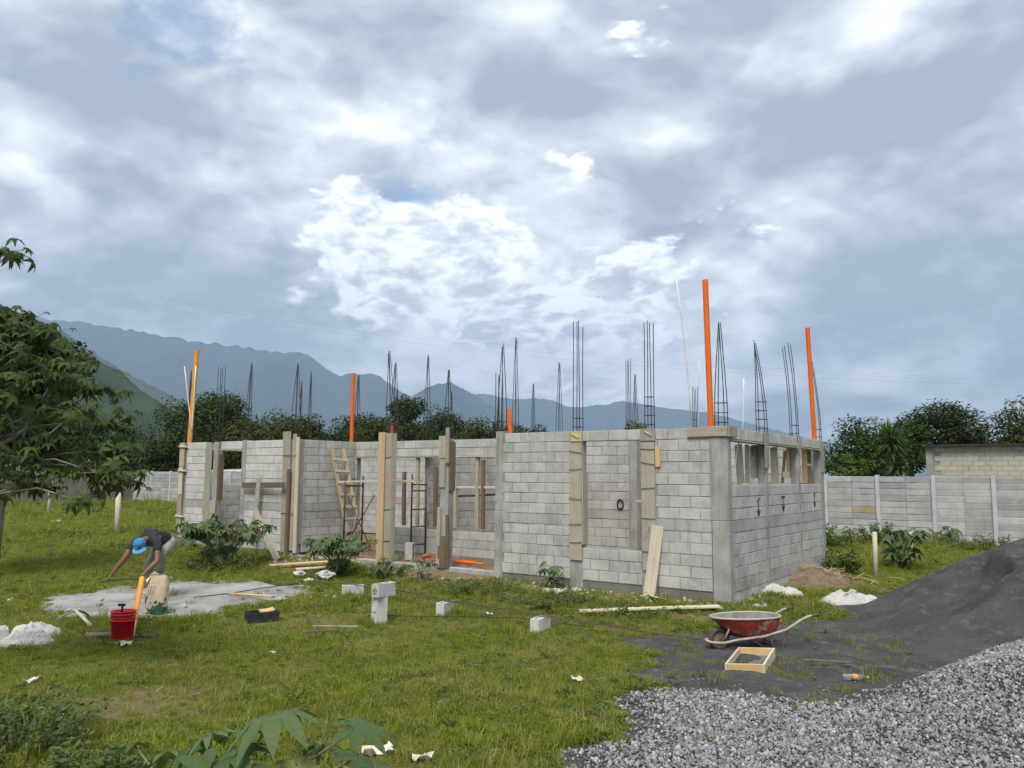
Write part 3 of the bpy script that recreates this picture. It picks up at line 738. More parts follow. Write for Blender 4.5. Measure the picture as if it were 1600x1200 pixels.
# pillar of boards at the porch's left edge
fb(11.46, 1.55, 11.50, 3.30, .30, -.04, WG); fb(11.44, .30, 11.47, 1.56, .28, -.045, WG)
fb(11.19, .35, 11.19, 3.24, .13, -.035, WG); fb(11.30, .25, 11.31, 2.36, .10, -.09, WD, .06); fb(11.06, .3, 11.08, 3.16, .10, -.03, WP, .05)
board_obj('formwork_board', hl(11.07, .12, .5), hl(11.07, .12, 3.05), .22, .022, WG, house, (1, 0, 0))
for z in (2.7, 1.25): tube_obj('tie_wire', [hl(11.62, -.06, z), hl(11.1, -.07, z + .01)], .007, M['wire'], house, 5)
wall('porch_side_wall', 'v', .16, 1.90, 11.05, 14, start=.05)
PB = [(10.05, 10.98, .2, 2.7), (4.95, 10.05, .96, 2.7)]
wall('porch_back_wall', 'u', 4.9, 11.05, 1.90, 15, openings=PB, bands=(), start=4.9, rec=.011)
for u in (8.05, 6.38): pass
board_obj('soffit_board', hl(4.95, 1.97, 2.685), hl(8.0, 1.97, 2.685), .19, .026, WP, house, (0, 0, 1)); board_obj('soffit_board', hl(8.1, 1.97, 2.685), hl(11.0, 1.97, 2.682), .19, .026, WG, house, (0, 0, 1))
hspan('column', 11.0, 11.2, 1.90, 2.06, .2, 3.10, CAST)
wall('inner_wall', 'v', 2.06, 6.0, 8.55, 14, start=.1)
wall('rear_wall', 'u', .15, 16.0, 6.0, 14, start=.3)
wall('inner_wall', 'u', 3.20, 4.9, 2.6, 14, start=.1)
wall('inner_wall', 'v', 2.75, 6.0, 3.05, 14, start=.1)
wall('porch_side_wall', 'v', .18, 1.9, 4.75, 14, start=.1)
wall('wing_side_wall', 'v', .16, 6.0, 16.0, 14, start=.1, openings=[(.9, 4.6, 1.9, 2.9)])
hspan('column', 3.02, 3.22, 2.59, 2.78, .2, 3.1, CAST)
mm = bpy.data.meshes.new('block_courses'); mm.from_pydata(MERGE.v, [], MERGE.f); mm.update()
bo = new_obj('block_courses', mm, M['block'], house); bo['kind'] = 'stuff'
# porch: front kerb of the slab, two boxed posts
hspan('slab_edge', 4.93, 8.9, -.02, .16, -.05, .30, CAST); hspan('slab_edge', 8.9, 11.1, -.02, .14, -.05, .25, CAST)
hspan('porch_post', 7.84, 8.18, -.05, .08, .25, 3.14, CAST, amp=.002)
fb(8.13, .28, 8.14, 3.20, .15, -.075, WL, .026); fb(8.02, .28, 8.02, 3.20, .05, -.085, WN, .045); fb(7.89, .30, 7.885, 3.18, .19, -.072, WG, .024)
board_obj('formwork_board', hl(7.80, .01, .3), hl(7.80, .01, 3.18), .13, .024, WG, house, (1, 0, 0))
for z in (2.62, 1.45, .75): tube_obj('tie_wire', [hl(7.98, -.095, z), hl(7.79, -.092, z + .02)], .006, M['wire'], house, 5)
hspan('porch_post', 6.17, 6.40, -.02, .17, .2, 3.02, CAST)
fb(6.40, .30, 6.385, 1.55, .10, -.045, WG, .03); fb(6.30, .28, 6.30, .95, .22, -.045, WD, .024); fb(6.14, .3, 6.16, 1.4, .08, -.045, WD, .03)
fb(6.33, 1.98, 6.33, 2.90, .15, -.035, WG); fb(6.30, 2.6, 6.30, 3.08, .24, -.05, WG); fb(6.17, 2.5, 6.17, 3.25, .09, -.06, WG, .04)
board_obj('formwork_board', hl(6.15, .08, 1.9), hl(6.15, .08, 2.95), .2, .024, WD, house, (1, 0, 0))
# --- column steel
def bundle(u, v, top, pinch=True, spread=.05, lean=(0, 0), z0=3.0, stir=True, n=4, short=0.):
    b = MB(); s = spread
    if stir:
        for k in range(random.randint(2, 4)):
            z = z0 + .18 + .17 * k; q = s + .006
            pts = [(-q, -q), (q, -q), (q, q), (-q, q), (-q, -q)]
            for (x0, y0), (x1, y1) in zip(pts[:-1], pts[1:]): b.tube([(x0, y0, z - z0), (x1, y1, z - z0 + .004)], .005, 5)
    else: b.tube([(-s, 0, .1), (s, 0, .1)], .004, 5)
    o = b.build('column_rebar', M['rebar'], house, loc=hl(u, v, z0))
    H_ = top - z0
    for k, (sx, sy) in enumerate(((-1, -1), (1, -1), (1, 1), (-1, 1))[:n]):
        e = .12 if pinch else .95
        hh = H_ * random.uniform(.94, 1.0) - (short if k == 2 else 0)
        pts = []
        for i in range(7):
            t = i / 6; q = s * (1 - (1 - e) * (max(0, t - .25) / .75) ** 1.3)
            wv = .012 * math.sin(3 * t + k * 2) * t
            pts.append((sx * q + lean[0] * t * t + wv, sy * q + lean[1] * t * t, hh * t))
        tube_obj('rebar', pts, .0085, M['rebar'], o, 5)
    return o
for a in [(14.55, .08, 5.26, False, .07), (13.27, .08, 5.26, True, .06, (.05, 0)), (11.33, .08, 5.06, True, .08), (16.02, .08, 5.2, True, .04),
          (11.10, 1.98, 5.02, True, .06), (8.0, .06, 5.13, True, .07, (-.1, 0)), (7.90, .08, 4.86, True, .07), (6.29, .08, 4.58, True, .06),
          (4.83, .08, 5.03, True, .07), (4.95, .12, 4.4, False, .05), (3.0, .08, 5.28, False, .07), (1.48, .08, 5.14, False, .065), (.12, .08, 4.95, True, .085),
          (.07, 2.06, 4.92, True, .08, (-.1, 0)), (.07, 4.17, 5.15, False, .07, (-.12, 0)), (.07, 5.97, 4.98, True, .07, (-.08, 0)),
          (15.85, 3.98, 5.3, True, .05), (15.40, 3.98, 5.6, True, .05), (13.55, 6.07, 5.14, True, .06), (11.2, 6.07, 4.9, True, .06), (8.6, 2.0, 5.35, True, .06), (7.25, 3.98, 5.95, True, .06),
          (8.1, 6.07, 4.92, True, .05), (7.2, 6.07, 5.55, True, .07), (5.0, 6.07, 5.48, False, .05), (4.8, 6.07, 4.98, True, .06), (3.1, 6.07, 4.55, False, .05)]:
    bundle(*a)

# --- pipes standing in the walls
def pipe(name, label, cat, p0, p1, r, mat, group=None, hollow=True, bow=0.):
    p0, p1 = Vector(p0), Vector(p1); L = (p1 - p0)
    mb = MB(); n = 16 if r > .03 else 8
    q = [L * t + Vector((bow * math.sin(math.pi * t), 0, 0)) for t in (0, .25, .5, .75, 1)]
    mb.tube(q, r, n, cap=not hollow)
    if hollow:
        d = L.normalized(); a = d.orthogonal().normalized(); b = d.cross(a); i = len(mb.v)
        for rr, off in ((r, 0), (r * .9, 0), (r * .9, -.3)):
            for j in range(n):
                t = 2 * math.pi * j / n; mb.v.append(tuple(L + d * off + (a * math.cos(t) + b * math.sin(t)) * rr))
        for k in range(2):
            for j in range(n):
                x, y = i + k * n + j, i + k * n + (j + 1) % n; mb.f.append((x, y, y + n, x + n)); mb.mi.append(0)
    o = mb.build(name, mat, None, smooth=True, loc=p0); return tag(o, label, cat, group)
PO, PY, CW = M['pipe_orange'], M['pipe_yellow'], M['conduit']
pipe('drain_pipe', 'tallest orange plastic pipe rising from the front right corner of the house', 'pipe', hw(.31, .09, 3.0), hw(.37, .10, 5.74), .052, PO)
pipe('drain_pipe', 'orange plastic pipe at the far end of the side wall with arrows', 'pipe', hw(.07, 5.72, 3.0), hw(.12, 5.62, 5.70), .052, PO)
pipe('drain_pipe', 'yellow orange pipe standing at the left end of the house', 'pipe', hw(15.93, .08, 3.0), hw(15.78, .08, 5.76), .065, PY)
pipe('drain_pipe', 'orange pipe rising behind the porch above the wooden ladder', 'pipe', hw(11.30, 1.98, 3.0), hw(11.30, 1.98, 5.0), .052, PO)
pipe('drain_pipe', 'short orange pipe stub beside the rebar left of the front wall', 'pipe', hw(4.62, .09, 3.0), hw(4.66, .09, 3.60), .045, PO)
pipe('drain_pipe', 'small orange pipe end showing above the boxed wooden porch post', 'pipe', hw(7.98, .10, 3.0), hw(7.98, .10, 3.36), .035, PO)
pipe('conduit', 'long pale plastic conduit leaning above the front right corner', 'conduit', hw(.66, .09, 3.0), hw(.90, .05, 5.82), .014, CW, hollow=False, bow=.03)
pipe('conduit', 'short pale conduit just left of the tallest orange pipe', 'conduit', hw(.58, .15, 3.0), hw(.53, .15, 4.28), .008, CW, hollow=False)
pipe('conduit', 'thin white conduit leaning over the first side window', 'conduit', hw(.07, .98, 3.0), hw(.07, 1.12, 4.05), .011, CW, hollow=False)
pipe('conduit', 'white conduit standing slanted inside the first side window', 'conduit', hw(.12, .55, 2.11), hw(.13, .92, 2.86), .014, CW, hollow=False)
pipe('conduit', 'white conduit upright against the yellow orange pipe', 'conduit', hw(15.78, .03, 3.0), hw(15.72, .03, 5.3), .017, CW, hollow=False)
pipe('conduit', 'white conduit leaning left across the yellow orange pipe', 'conduit', hw(15.74, .02, 3.4), hw(16.25, .0, 5.32), .014, CW, hollow=False)

# ------------------------------------------------------------------ boundary: precast fence, old wall, shed behind
fence = HT('precast_fence', -8.0, 16.5, .0, 'grey precast concrete panel fence with posts along the back of the lot', 'fence')
FZ = 2.30
pan = block_mesh('panel', 1., .196, .05, .009); pan.materials.append(M['panel'])
pan2 = pan.copy(); pan2.materials.clear(); pan2.materials.append(M['panel_tan'])
pmb = MB(); pmb.box((0, 0, 1.1), (.12, .13, 2.5)); pme = pmb.mesh('post'); pme.materials.append(M['fpost'])
posts = [-7.6 + 1.71 * k + .03 for k in range(8)]; posts = [.91 + 1.71 * k for k in range(-6, 4)]
u = posts[-1]
mid = [u + 1.933 * k for k in range(1, 18)]; left = [mid[-1] + 2.2 * k for k in range(1, 5)]
allp = posts + mid + left
jm = MB()
for i, u in enumerate(allp):
    o = bpy.data.objects.new('post', pme); o.location = fence.p(u, 16.45, 0.); link(o, fence.o)
    if i + 1 == len(allp): break
    u1 = allp[i + 1]; single = u in posts[:-1] or u >= mid[-1] - .1
    for hf in range(2):
        a = u + (u1 - u) * hf / 2 + .035; b = u + (u1 - u) * (hf + 1) / 2 - (.0 if hf else -.03)
        a, b = u + (u1 - u) * hf / 2 + .004, u + (u1 - u) * (hf + 1) / 2 - .004
        for r in range(10):
            z = FZ - .105 - .21 * r; c = fence.p((a + b) / 2, 16.5 + random.uniform(-.006, .006), z)
            if single:
                tan = (i == 6 and hf == 0 and r == 5) or (i == 7 and hf == 1 and r == 6)
                p = bpy.data.objects.new('panel', pan2 if tan else pan); p.location = c; p.scale = (b - a, 1, 1); link(p, fence.o)
            else: jm.box(c, (b - a, .05, .205))
jo = jm.build('panel_run', M['panel'], fence.o); jo['kind'] = 'stuff'
u_end = allp[-1]
ow = HT('plastered_wall', u_end, 16.4, .1, 'old stained grey plastered wall at the far left behind the tree', 'wall')
mb = MB(); nseg = 40
for k in range(nseg):
    v0, v1 = 16.4 - 22. * k / nseg, 16.4 - 22. * (k + 1) / nseg
    mb.span(ow.p(u_end + .08, v1 + .0, -.1), ow.p(u_end - .08 + .01 * mnoise.noise(Vector((k * .7, 0, 0))), v0, 2.30 + .03 * mnoise.noise(Vector((k * .4, 3, 0)))))
mb.build('wall_face', M['plaster'], ow.o)
mb = MB()
for v in (13.2, 9.0, 4.8): mb.span(ow.p(u_end - .12, v, -.1), ow.p(u_end + .1, v + .25, 2.34))
for k, v in enumerate((13.2, 9.0, 4.8)):
    mb = MB(); mb.span(ow.p(u_end - .12, v, -.1), ow.p(u_end + .1, v + .25, 2.36)); mb.build('pier', M['plaster'], ow.o)
    for q in range(4): tube_obj('rebar', [ow.p(u_end + random.uniform(-.12, .1), v + random.uniform(0, .25), 2.3), ow.p(u_end + random.uniform(-.12, .1), v + random.uniform(-.02, .27), 3.0 + random.uniform(-.15, .1))], .018, CW, ow.o, 5)
shed = HT('block_shed', .5, 24., 0, 'low beige block outbuilding with dark roof edge behind the right fence', 'building')
wo = MB(); wo.span(shed.p(.45, 24.02, -.1), shed.p(-12, 24.3, 2.2)); wo.build('wall', M['block_beige'], shed.o)
wo = MB(); wo.span(shed.p(.45, 24.012, 2.2), shed.p(-12, 24.28, 3.55)); so = wo.build('wall', M['mortar'], shed.o)
bb = block_mesh('concrete_block', .388, .19, .16, .005); bb.materials.append(M['block_beige'])
for r in range(7):
    x = -.02 - (.2 if r % 2 else 0)
    while x > -8:
        o = bpy.data.objects.new('concrete_block', bb); o.location = shed.p(x, 24.076, 3.45 - .2 * r); o.rotation_euler.x = random.gauss(0, .004); link(o, so); x -= .4
hsp = MB(); hsp.span(shed.p(.50, 23.96, -.1), shed.p(.24, 24.2, 3.55)); hsp.build('column', CAST, shed.o)
hsp = MB(); hsp.span(shed.p(.62, 23.75, 3.55), shed.p(-12, 28., 3.62)); hsp.build('roof', simple('dark_roof_edge', (.035, .032, .03), (.06, .055, .05), 5., .8), shed.o)
tube_obj('roof_drain', [shed.p(-4.2, 23.95, 3.55), shed.p(-4.2, 23.95, 3.38)], .05, CW, shed.o)
lr = HT('low_roof', 41.5, 19.5, 0, 'low white sheet metal roof just above the far left fence', 'roof')
mb = MB()
for k in range(26): mb.box(lr.p(39.0 + k * .36, 20.4, 2.44), (.34, 2.6, .03 + .02 * (k % 2)), Matrix.Rotation(R(4), 3, 'X'))
mb.build('sheet', simple('white_sheet_metal', (.72, .73, .74), (.62, .63, .65), 4., .4, 0, 0), lr.o)
mb = MB(); mb.span(lr.p(39.2, 19.6, 0), lr.p(48, 21.3, 2.34)); mb.build('wall', M['plaster'], lr.o)

# ------------------------------------------------------------------ foliage builders
def leaf_quad(mb, c, n, size, rot, asp=.45):
    n = n.normalized(); a = n.orthogonal().normalized(); b = n.cross(a)
    d = a * math.cos(rot) + b * math.sin(rot); e = n.cross(d)
    mb.quad(c - d * size * .5, c + e * size * asp * .5 - n * size * .05, c + d * size * .5 - n * size * .12, c - e * size * asp * .5 - n * size * .05)
def tree(name, label, x, y, top, rx, cz, rz, mat, leaf, n, seed, group=None, trunk_r=.16, lean=0., clumps=22, flat=.8, cat='tree', zb=None):
    rd = random.Random(seed); z0 = gz(x, y) if zb is None else zb
    t = empty(name, (x, y, z0)); tag(t, label, cat, group)
    cz -= z0
    cen = []
    for k in range(clumps):
        while True:
            p = Vector((rd.uniform(-1, 1), rd.uniform(-1, 1), rd.uniform(-.9, 1)))
            if .35 < p.length < 1: break
        cen.append((Vector((p.x * rx * .78 + lean, p.y * rx * .78, cz + p.z * rz * .8)), rx * rd.uniform(.22, .42)))
    mb = MB()
    base_t = Vector((lean * .6, 0, max(.3, cz - rz * .35)))
    mb.tube([(0, 0, -.2), (lean * .1 + .05, .03, base_t.z * .4), tuple(base_t)], [trunk_r, trunk_r * .8, trunk_r * .55], 8)
    for c, r in cen[:10]:
        m = base_t.lerp(c, .5) + Vector((0, 0, -.08 * rz)); mb.tube([tuple(base_t), tuple(m), tuple(c)], [trunk_r * .4, trunk_r * .25, trunk_r * .1], 5)
    mb.build('trunk', M['bark'], t, smooth=True)
    lb = MB(); per = max(1, n // clumps)
    for c, r in cen:
        for k in range(per):
            d = Vector((rd.gauss(0, 1), rd.gauss(0, 1), rd.gauss(0, 1))).normalized()
            p = c + Vector((d.x, d.y, d.z * flat)) * r * (rd.uniform(.25, 1.12) ** .5)
            nn = (d * .6 + Vector((0, 0, .8)) + Vector((rd.gauss(0, .5), rd.gauss(0, .5), rd.gauss(0, .4))))
            leaf_quad(lb, p, nn, leaf * rd.uniform(.6, 1.3), rd.uniform(0, 6.28), .55)
    lb.build('crown', mat, t)
    return t
LD, LM, LO, LBR = M['leaf_dark'], M['leaf_mid'], M['leaf_olive'], M['leaf_bright']
G1 = 'trees beyond the back fence'
FT = [  # px, top y, half width px, distance, material, label, leaf count
    (330, 611, 62, 62, LM, 'broad rounded tree rising behind the left end of the house', 5200),
    (425, 640, 58, 64, LO, 'olive green tree behind the left wing roofline', 4200),
    (478, 652, 40, 60, LO, 'smaller olive tree between the left wing rebar bundles', 2600),
    (262, 672, 40, 58, LO, 'low dark olive tree left of the yellow pipe', 2600),
    (205, 664, 46, 60, LM, 'dense tree behind the far left metal roof', 2800),
    (140, 640, 60, 64, LD, 'dark tree behind the hanging leaves at left', 3000),
    (60, 640, 70, 60, LD, 'dark tree standing at the far left edge behind the old wall', 3000),
    (565, 645, 46, 68, LD, 'dark tree behind the ladder and orange pipe', 3000),
    (632, 616, 36, 66, LD, 'tallest dark tree above the wooden porch post', 3400),
    (690, 640, 40, 70, LD, 'dark tree behind the second porch post', 2800),
    (735, 656, 44, 64, LO, 'olive tree between the porch posts and the front wall', 2800),
    (650, 662, 40, 60, LD, 'low dark tree between the two porch posts', 2200),
    (812, 653, 36, 72, LD, 'dark tree behind the rebar left of the front wall', 2400),
    (993, 655, 27, 46, LBR, 'small bright green tree top above the front window', 1500),
    (1345, 652, 56, 40, LM, 'mid green tree left of the spiky yucca', 4200),
    (1470, 634, 58, 46, LD, 'dark domed tree above the shed roof', 4800),
    (1420, 655, 45, 44, LM, 'tree filling the gap behind the yucca', 3000),
    (1600, 622, 52, 42, LO, 'dark olive tree at the right edge of the picture', 3600),
    (300, 662, 46, 57, LD, 'low dark tree just right of the yellow pipe', 2600),
    (385, 658, 46, 58, LO, 'low olive tree behind the left wing window', 2600),
    (525, 668, 46, 62, LD, 'low dark tree left of the orange pipe over the ladder', 2400),
    (600, 655, 40, 62, LO, 'low olive tree directly behind the boxed porch post', 2400),
    (775, 662, 44, 62, LD, 'low dark tree left of the front wall column', 2400),
    (1545, 690, 40, 48, LD, 'low dark tree over the shed roof at right', 1800)]
for i, (px, ty, hwid, Y, mt, lab, n) in enumerate(FT):
    tp = pix(px, ty + roll_fix(px), Y); rx = hwid / 1259 * Y * (1.5 if px < 900 else 1.3)
    rz = max(rx * .75, (tp.z - 2.2) * .5); cz = tp.z - rz * .95
    tree('broadleaf_tree', lab, tp.x, Y, tp.z, rx, cz, rz, mt, (.24 if Y > 50 else .19), int(n * (3.2 if px < 900 else 2.5)), 100 + i, G1, .25, clumps=34, zb=.2 if px < 900 else 0.)
for i, (px, py, Y) in enumerate(((1315, 715, 33), (1345, 728, 32))):
    c = pix(px, py + roll_fix(px), Y)
    tree('shrub', ('taller bright' if i == 0 else 'lower bright') + ' green shrub just behind the fence beside the house corner', c.x, Y, c.z, .75, c.z - .3, .6, LBR, .16, 1200, 300 + i, None, .06, clumps=12, cat='shrub', zb=0.)
# yucca: spiky rosettes on a trunk
def yucca(label, x, y, heads, seed):
    rd = random.Random(seed); t = empty('yucca', (x, y, 0)); tag(t, label, 'yucca')
    for hx, hz_, rad, n in heads:
        tb = MB(); tb.tube([(hx * .2, 0, -.1), (hx, 0, hz_)], [.16, .10], 8); tb.build('trunk', M['bark'], t, smooth=True)
        mb = MB()
        for k in range(n):
            az = rd.uniform(0, 6.28); el = math.asin(rd.uniform(-.75, 1.0)); L = rad * rd.uniform(.8, 1.1) * (1 if el > -.3 else .85)
            d = Vector((math.cos(az) * math.cos(el), math.sin(az) * math.cos(el), math.sin(el))); sd = d.cross(Vector((0, 0, 1))).normalized() * .036
            p = Vector((hx, 0, hz_ + rd.uniform(-.3, .15) * rad)); m_ = p + d * L * .55; e = p + d * L + Vector((0, 0, -.10 * L if el < .6 else 0))
            mb.quad(p - sd * .6, p + sd * .6, m_ + sd, m_ - sd); mb.poly([m_ - sd, m_ + sd, e])
        mb.build('leaf_rosette', M['yucca'], t)
c = pix(1392, 680, 32.5)
yucca('spiky dark green yucca standing above the right fence', c.x, 32.5, [(0, c.z - .05, 1.0, 340), (.25, 2.72, .9, 200)], 5)

# palmate leaves (castor)
def palm_leaf(name, mat, L=1., nl=8, fold=.20, droop=.30, seed=0, sub=1):
    rd = random.Random(seed); V = [(0, 0, 0)]; F = []
    angs = [(-150 + 300 * i / (nl - 1)) for i in range(nl)]
    def zf(x, y): r = math.hypot(x, y); return -droop * r * r / L + .05 * L * math.sin(r * 5 / L)
    lobes = []
    for a in angs:
        l = L * (.62 + .38 * math.cos(R(a) * .5)) * rd.uniform(.86, 1.08); lobes.append((R(a + rd.uniform(-5, 5)), l))
    sin_i = []
    for i in range(nl + 1):
        if i == 0: a = lobes[0][0] - .32; r = .16 * L
        elif i == nl: a = lobes[-1][0] + .32; r = .16 * L
        else: a = (lobes[i - 1][0] + lobes[i][0]) / 2; r = .50 * min(lobes[i - 1][1], lobes[i][1]) * rd.uniform(.85, 1.1)
        x, y = r * math.cos(a), r * math.sin(a); sin_i.append(len(V)); V.append((x, y, zf(x, y) + fold * .22 * L))
    for i, (a, l) in enumerate(lobes):
        ca, sa = math.cos(a), math.sin(a); w_ = l * .175; tw = rd.uniform(-.12, .12) * l
        def P(r, o, up=0.): x, y = r * ca - o * sa, r * sa + o * ca; return (x, y, zf(x, y) + up + tw * (r / l) ** 2)
        k = len(V)
        V += [P(.36 * l, 0), P(.52 * l, -w_, fold * w_), P(.52 * l, w_, fold * w_), P(.66 * l, 0, -.01 * l), P(.76 * l, -w_ * .62, fold * w_ * .6), P(.76 * l, w_ * .62, fold * w_ * .6), P(l, 0, -.03 * l)]
        m1, s1, s2, m2, q1, q2, t = range(k, k + 7); A, B = sin_i[i], sin_i[i + 1]
        F += [(0, A, s1, m1), (0, m1, s2, B), (m1, s1, q1, m2), (m1, m2, q2, s2), (m2, q1, t), (m2, t, q2)]
    me = bpy.data.meshes.new(name); me.from_pydata(V, [], F); me.materials.append(mat)
    me.polygons.foreach_set('use_smooth', [True] * len(F)); me.update(); return me
CL = [palm_leaf('leaf', M['castor'], 1., 7 + i % 3, .25, .22 + .1 * i, i) for i in range(4)]
CLT = [palm_leaf('leaf', M['castor_tree'], 1., 6 + i % 3, .3, .45 + .12 * i, 10 + i) for i in range(4)]
def put_leaf(t, me, p, out, tilt, size, rd):
    o = bpy.data.objects.new('leaf', me)
    az = math.atan2(out.y, out.x)
    o.matrix_local = Matrix.Translation(p) @ Matrix.Rotation(az, 4, 'Z') @ Matrix.Rotation(tilt, 4, 'Y') @ Matrix.Rotation(rd.uniform(-.4, .4), 4, 'X') @ Matrix.Diagonal((size, size, size, 1))
    link(o, t); return o
def castor(label, x, y, h, spread, n, size, seed, stems=5, lo=.0, mset=None, name='castor_plant', cat='plant', z0=None):
    rd = random.Random(seed); z0 = gz(x, y) if z0 is None else z0; t = empty(name, (x, y, z0)); tag(t, label, cat); mset = mset or CL
    mb = MB(); tips = []
    for k in range(stems):
        a = 6.28 * k / stems + rd.uniform(-.5, .5); r = spread * rd.uniform(.3, .75)
        e = Vector((math.cos(a) * r, math.sin(a) * r, h * rd.uniform(.6, .95))); m_ = Vector((e.x * .35, e.y * .35, e.z * .55))
        mb.tube([(0, 0, -.05), tuple(m_), tuple(e)], [.018, .014, .008], 5); tips.append((m_, e))
    for k in range(n):
        m_, e = rd.choice(tips); t_ = rd.uniform(lo, 1.0); b = m_.lerp(e, t_) if t_ > .3 else Vector((0, 0, 0)).lerp(m_, .4 + t_)
        a = rd.uniform(0, 6.28); d = Vector((math.cos(a), math.sin(a), rd.uniform(.1, .9))); L = size * rd.uniform(.5, 1.0)
        p = b + d * L; mb.tube([tuple(b), tuple(b.lerp(p, .6) + Vector((0, 0, .03))), tuple(p)], [.006, .005, .004], 4, cap=False)
        put_leaf(t, mset[rd.randrange(4)], p, d, rd.uniform(.05, .75), size * rd.uniform(.6, 1.1), rd)
    mb.build('stem', M['stem'], t, smooth=True); return t
castor('wide castor bean bush growing beside the left wing wall', -6.62, 18.75, .98, 1.9, 380, .19, 21, 22)
castor('castor bean bush growing in front of the porch steps', -3.55, 17.1, .85, .95, 170, .17, 22, 12)
castor('small castor seedling right of the porch bush', -2.55, 16.6, .38, .25, 10, .17, 23, 3)
castor('small castor seedling against the middle of the front wall', *xy(3.32, -.25), .42, .25, 12, .19, 24, 3)
castor('castor plant beside the wooden stake near the right fence', 9.35, 19.6, .95, .75, 50, .27, 25, 6)
castor('weedy castor plant at the foot of the right fence', *xy(-1.1, 16.0), .6, .6, 16, .26, 26, 4)
castor('low castor plant under the porch bank', -1.75, 16.35, .36, .4, 16, .14, 27, 5)
# foreground castor: big leaves near the camera
fg = empty('castor_plant', (-1.75, 4.9, 0)); tag(fg, 'large castor plant with broad star leaves at the bottom edge of the picture', 'plant')
rd = random.Random(5); mb = MB()
for (px, py, Y, size, az, tilt) in [(432, 1120, 4.75, .33, -80, -.15), (560, 1140, 4.9, .27, 25, .15), (370, 1180, 4.7, .34, 200, .35), (335, 1150, 5.1, .21, 120, .2), (300, 1170, 5.2, .22, 240, .4), (470, 1200, 4.6, .28, 320, .3), (375, 1140, 5.3, .20, 80, .1), (590, 1195, 4.7, .26, 10, .3), (270, 1180, 5.3, .21, 160, .4), (505, 1165, 5.0, .20, 60, .2), (330, 1210, 4.5, .30, 250, .5), (430, 1225, 4.4, .32, 280, .4), (215, 1165, 5.5, .17, 180, .3), (560, 1185, 4.6, .2, -30, .4)]:
    p = pix(px, py + roll_fix(px), Y) - Vector((-1.75, 4.9, 0)); a = R(az)
    b = Vector((p.x * .25, p.y * .3, max(.05, p.z * .45)))
    mb.tube([tuple(b * .2), tuple(b), tuple(p)], [.014, .011, .006], 6)
    put_leaf(fg, CL[rd.randrange(4)], p, Vector((math.cos(a), math.sin(a), 0)), tilt, size, rd)
mb.tube([(0, 0, -.05), (.02, 0, .3)], [.02, .016], 6); mb.build('stem', M['stem'], fg, smooth=True)
# the tree reaching in from the left edge
tl = empty('castor_tree', (-7.0, 9.4, 0)); tag(tl, 'tree with drooping star shaped leaves reaching in from the left edge', 'tree')
rd = random.Random(77); tb = MB(); B0 = Vector((-7.0, 9.4, 0)); fork = Vector((.1, 0, 1.7))
tb.tube([(0, 0, -.1), (.05, .02, .9), tuple(fork)], [.10, .085, .07], 8)
tips = [(25, 520, 9.2), (5, 500, 9.5), (38, 503, 9.9), (62, 522, 9.3), (88, 548, 9.8), (-25, 495, 9.2), (20, 545, 8.9), (110, 575, 9.4), (70, 545, 9.6), (15, 590, 8.8), (95, 590, 9.0), (150, 612, 9.3), (50, 632, 9.1), (118, 645, 8.7), (170, 665, 9.2), (10, 665, 9.4), (80, 690, 9.0), (140, 700, 9.4), (35, 715, 8.8), (185, 705, 8.9), (100, 735, 9.0), (60, 765, 9.1), (20, 745, 9.4), (150, 738, 8.6), (190, 752, 8.8), (-5, 620, 8.6), (-40, 560, 9.3), (-60, 650, 9.0), (-80, 720, 9.2), (-20, 780, 8.9), (-110, 600, 9.3), (-130, 690, 9.0), (-5, 395, 8.2), (-60, 450, 9.0), (-20, 700, 9.7), (60, 660, 9.8), (110, 610, 9.9), (40, 570, 9.9), (125, 782, 8.4)]
TP = [pix(px, py + roll_fix(px), Y) - B0 for px, py, Y in tips]
seeds = [TP[k] for k in (0, 11, 16, 21, 26, 31, 35)]
grp = [min(range(len(seeds)), key=lambda q: (seeds[q] - p).length) for p in TP]; anch = []
for q in range(len(seeds)):
    mem = [p for p, g_ in zip(TP, grp) if g_ == q]; cen_ = sum(mem, Vector()) / len(mem); a_ = fork.lerp(cen_, .68) + Vector((0, 0, .05)); anch.append(a_)
    k_ = fork.lerp(a_, .5) + Vector((rd.uniform(-.12, .12), rd.uniform(-.12, .12), .10)); tb.tube([tuple(fork - Vector((0, 0, .25 * (q % 3)))), tuple(k_), tuple(a_)], [.045, .034, .022], 6)
for i, (px, py, Y) in enumerate(tips):
    p = TP[i]; a_ = anch[grp[i]]
    m_ = a_.lerp(p, .5) + Vector((rd.uniform(-.08, .08), rd.uniform(-.08, .08), rd.uniform(.02, .12)))
    tb.tube([tuple(a_), tuple(m_), tuple(p)], [.018, .012, .006], 5)
    for k in range(28 if py < 770 else 9):
        a = rd.uniform(0, 6.28); d = Vector((math.cos(a), math.sin(a), rd.uniform(-.3, .6))); L = rd.uniform(.06, .34)
        b = p + d * L; tb.tube([tuple(p), tuple(b)], [.004, .003], 4, cap=False)
        put_leaf(tl, CLT[rd.randrange(4)], b, d, rd.uniform(-.2, 1.2), rd.uniform(.05, .16), rd)
tb.build('trunk', M['stem'], tl, smooth=True)
c = pix(40, 600, 17.)
tree('broadleaf_tree', 'dark small leaved tree filling the gaps behind the drooping leaves at left', c.x - .4, 17., 5.7, 1.7, 3.9, 1.8, LD, .17, 14000, 41, None, .12, clumps=34, zb=.2)
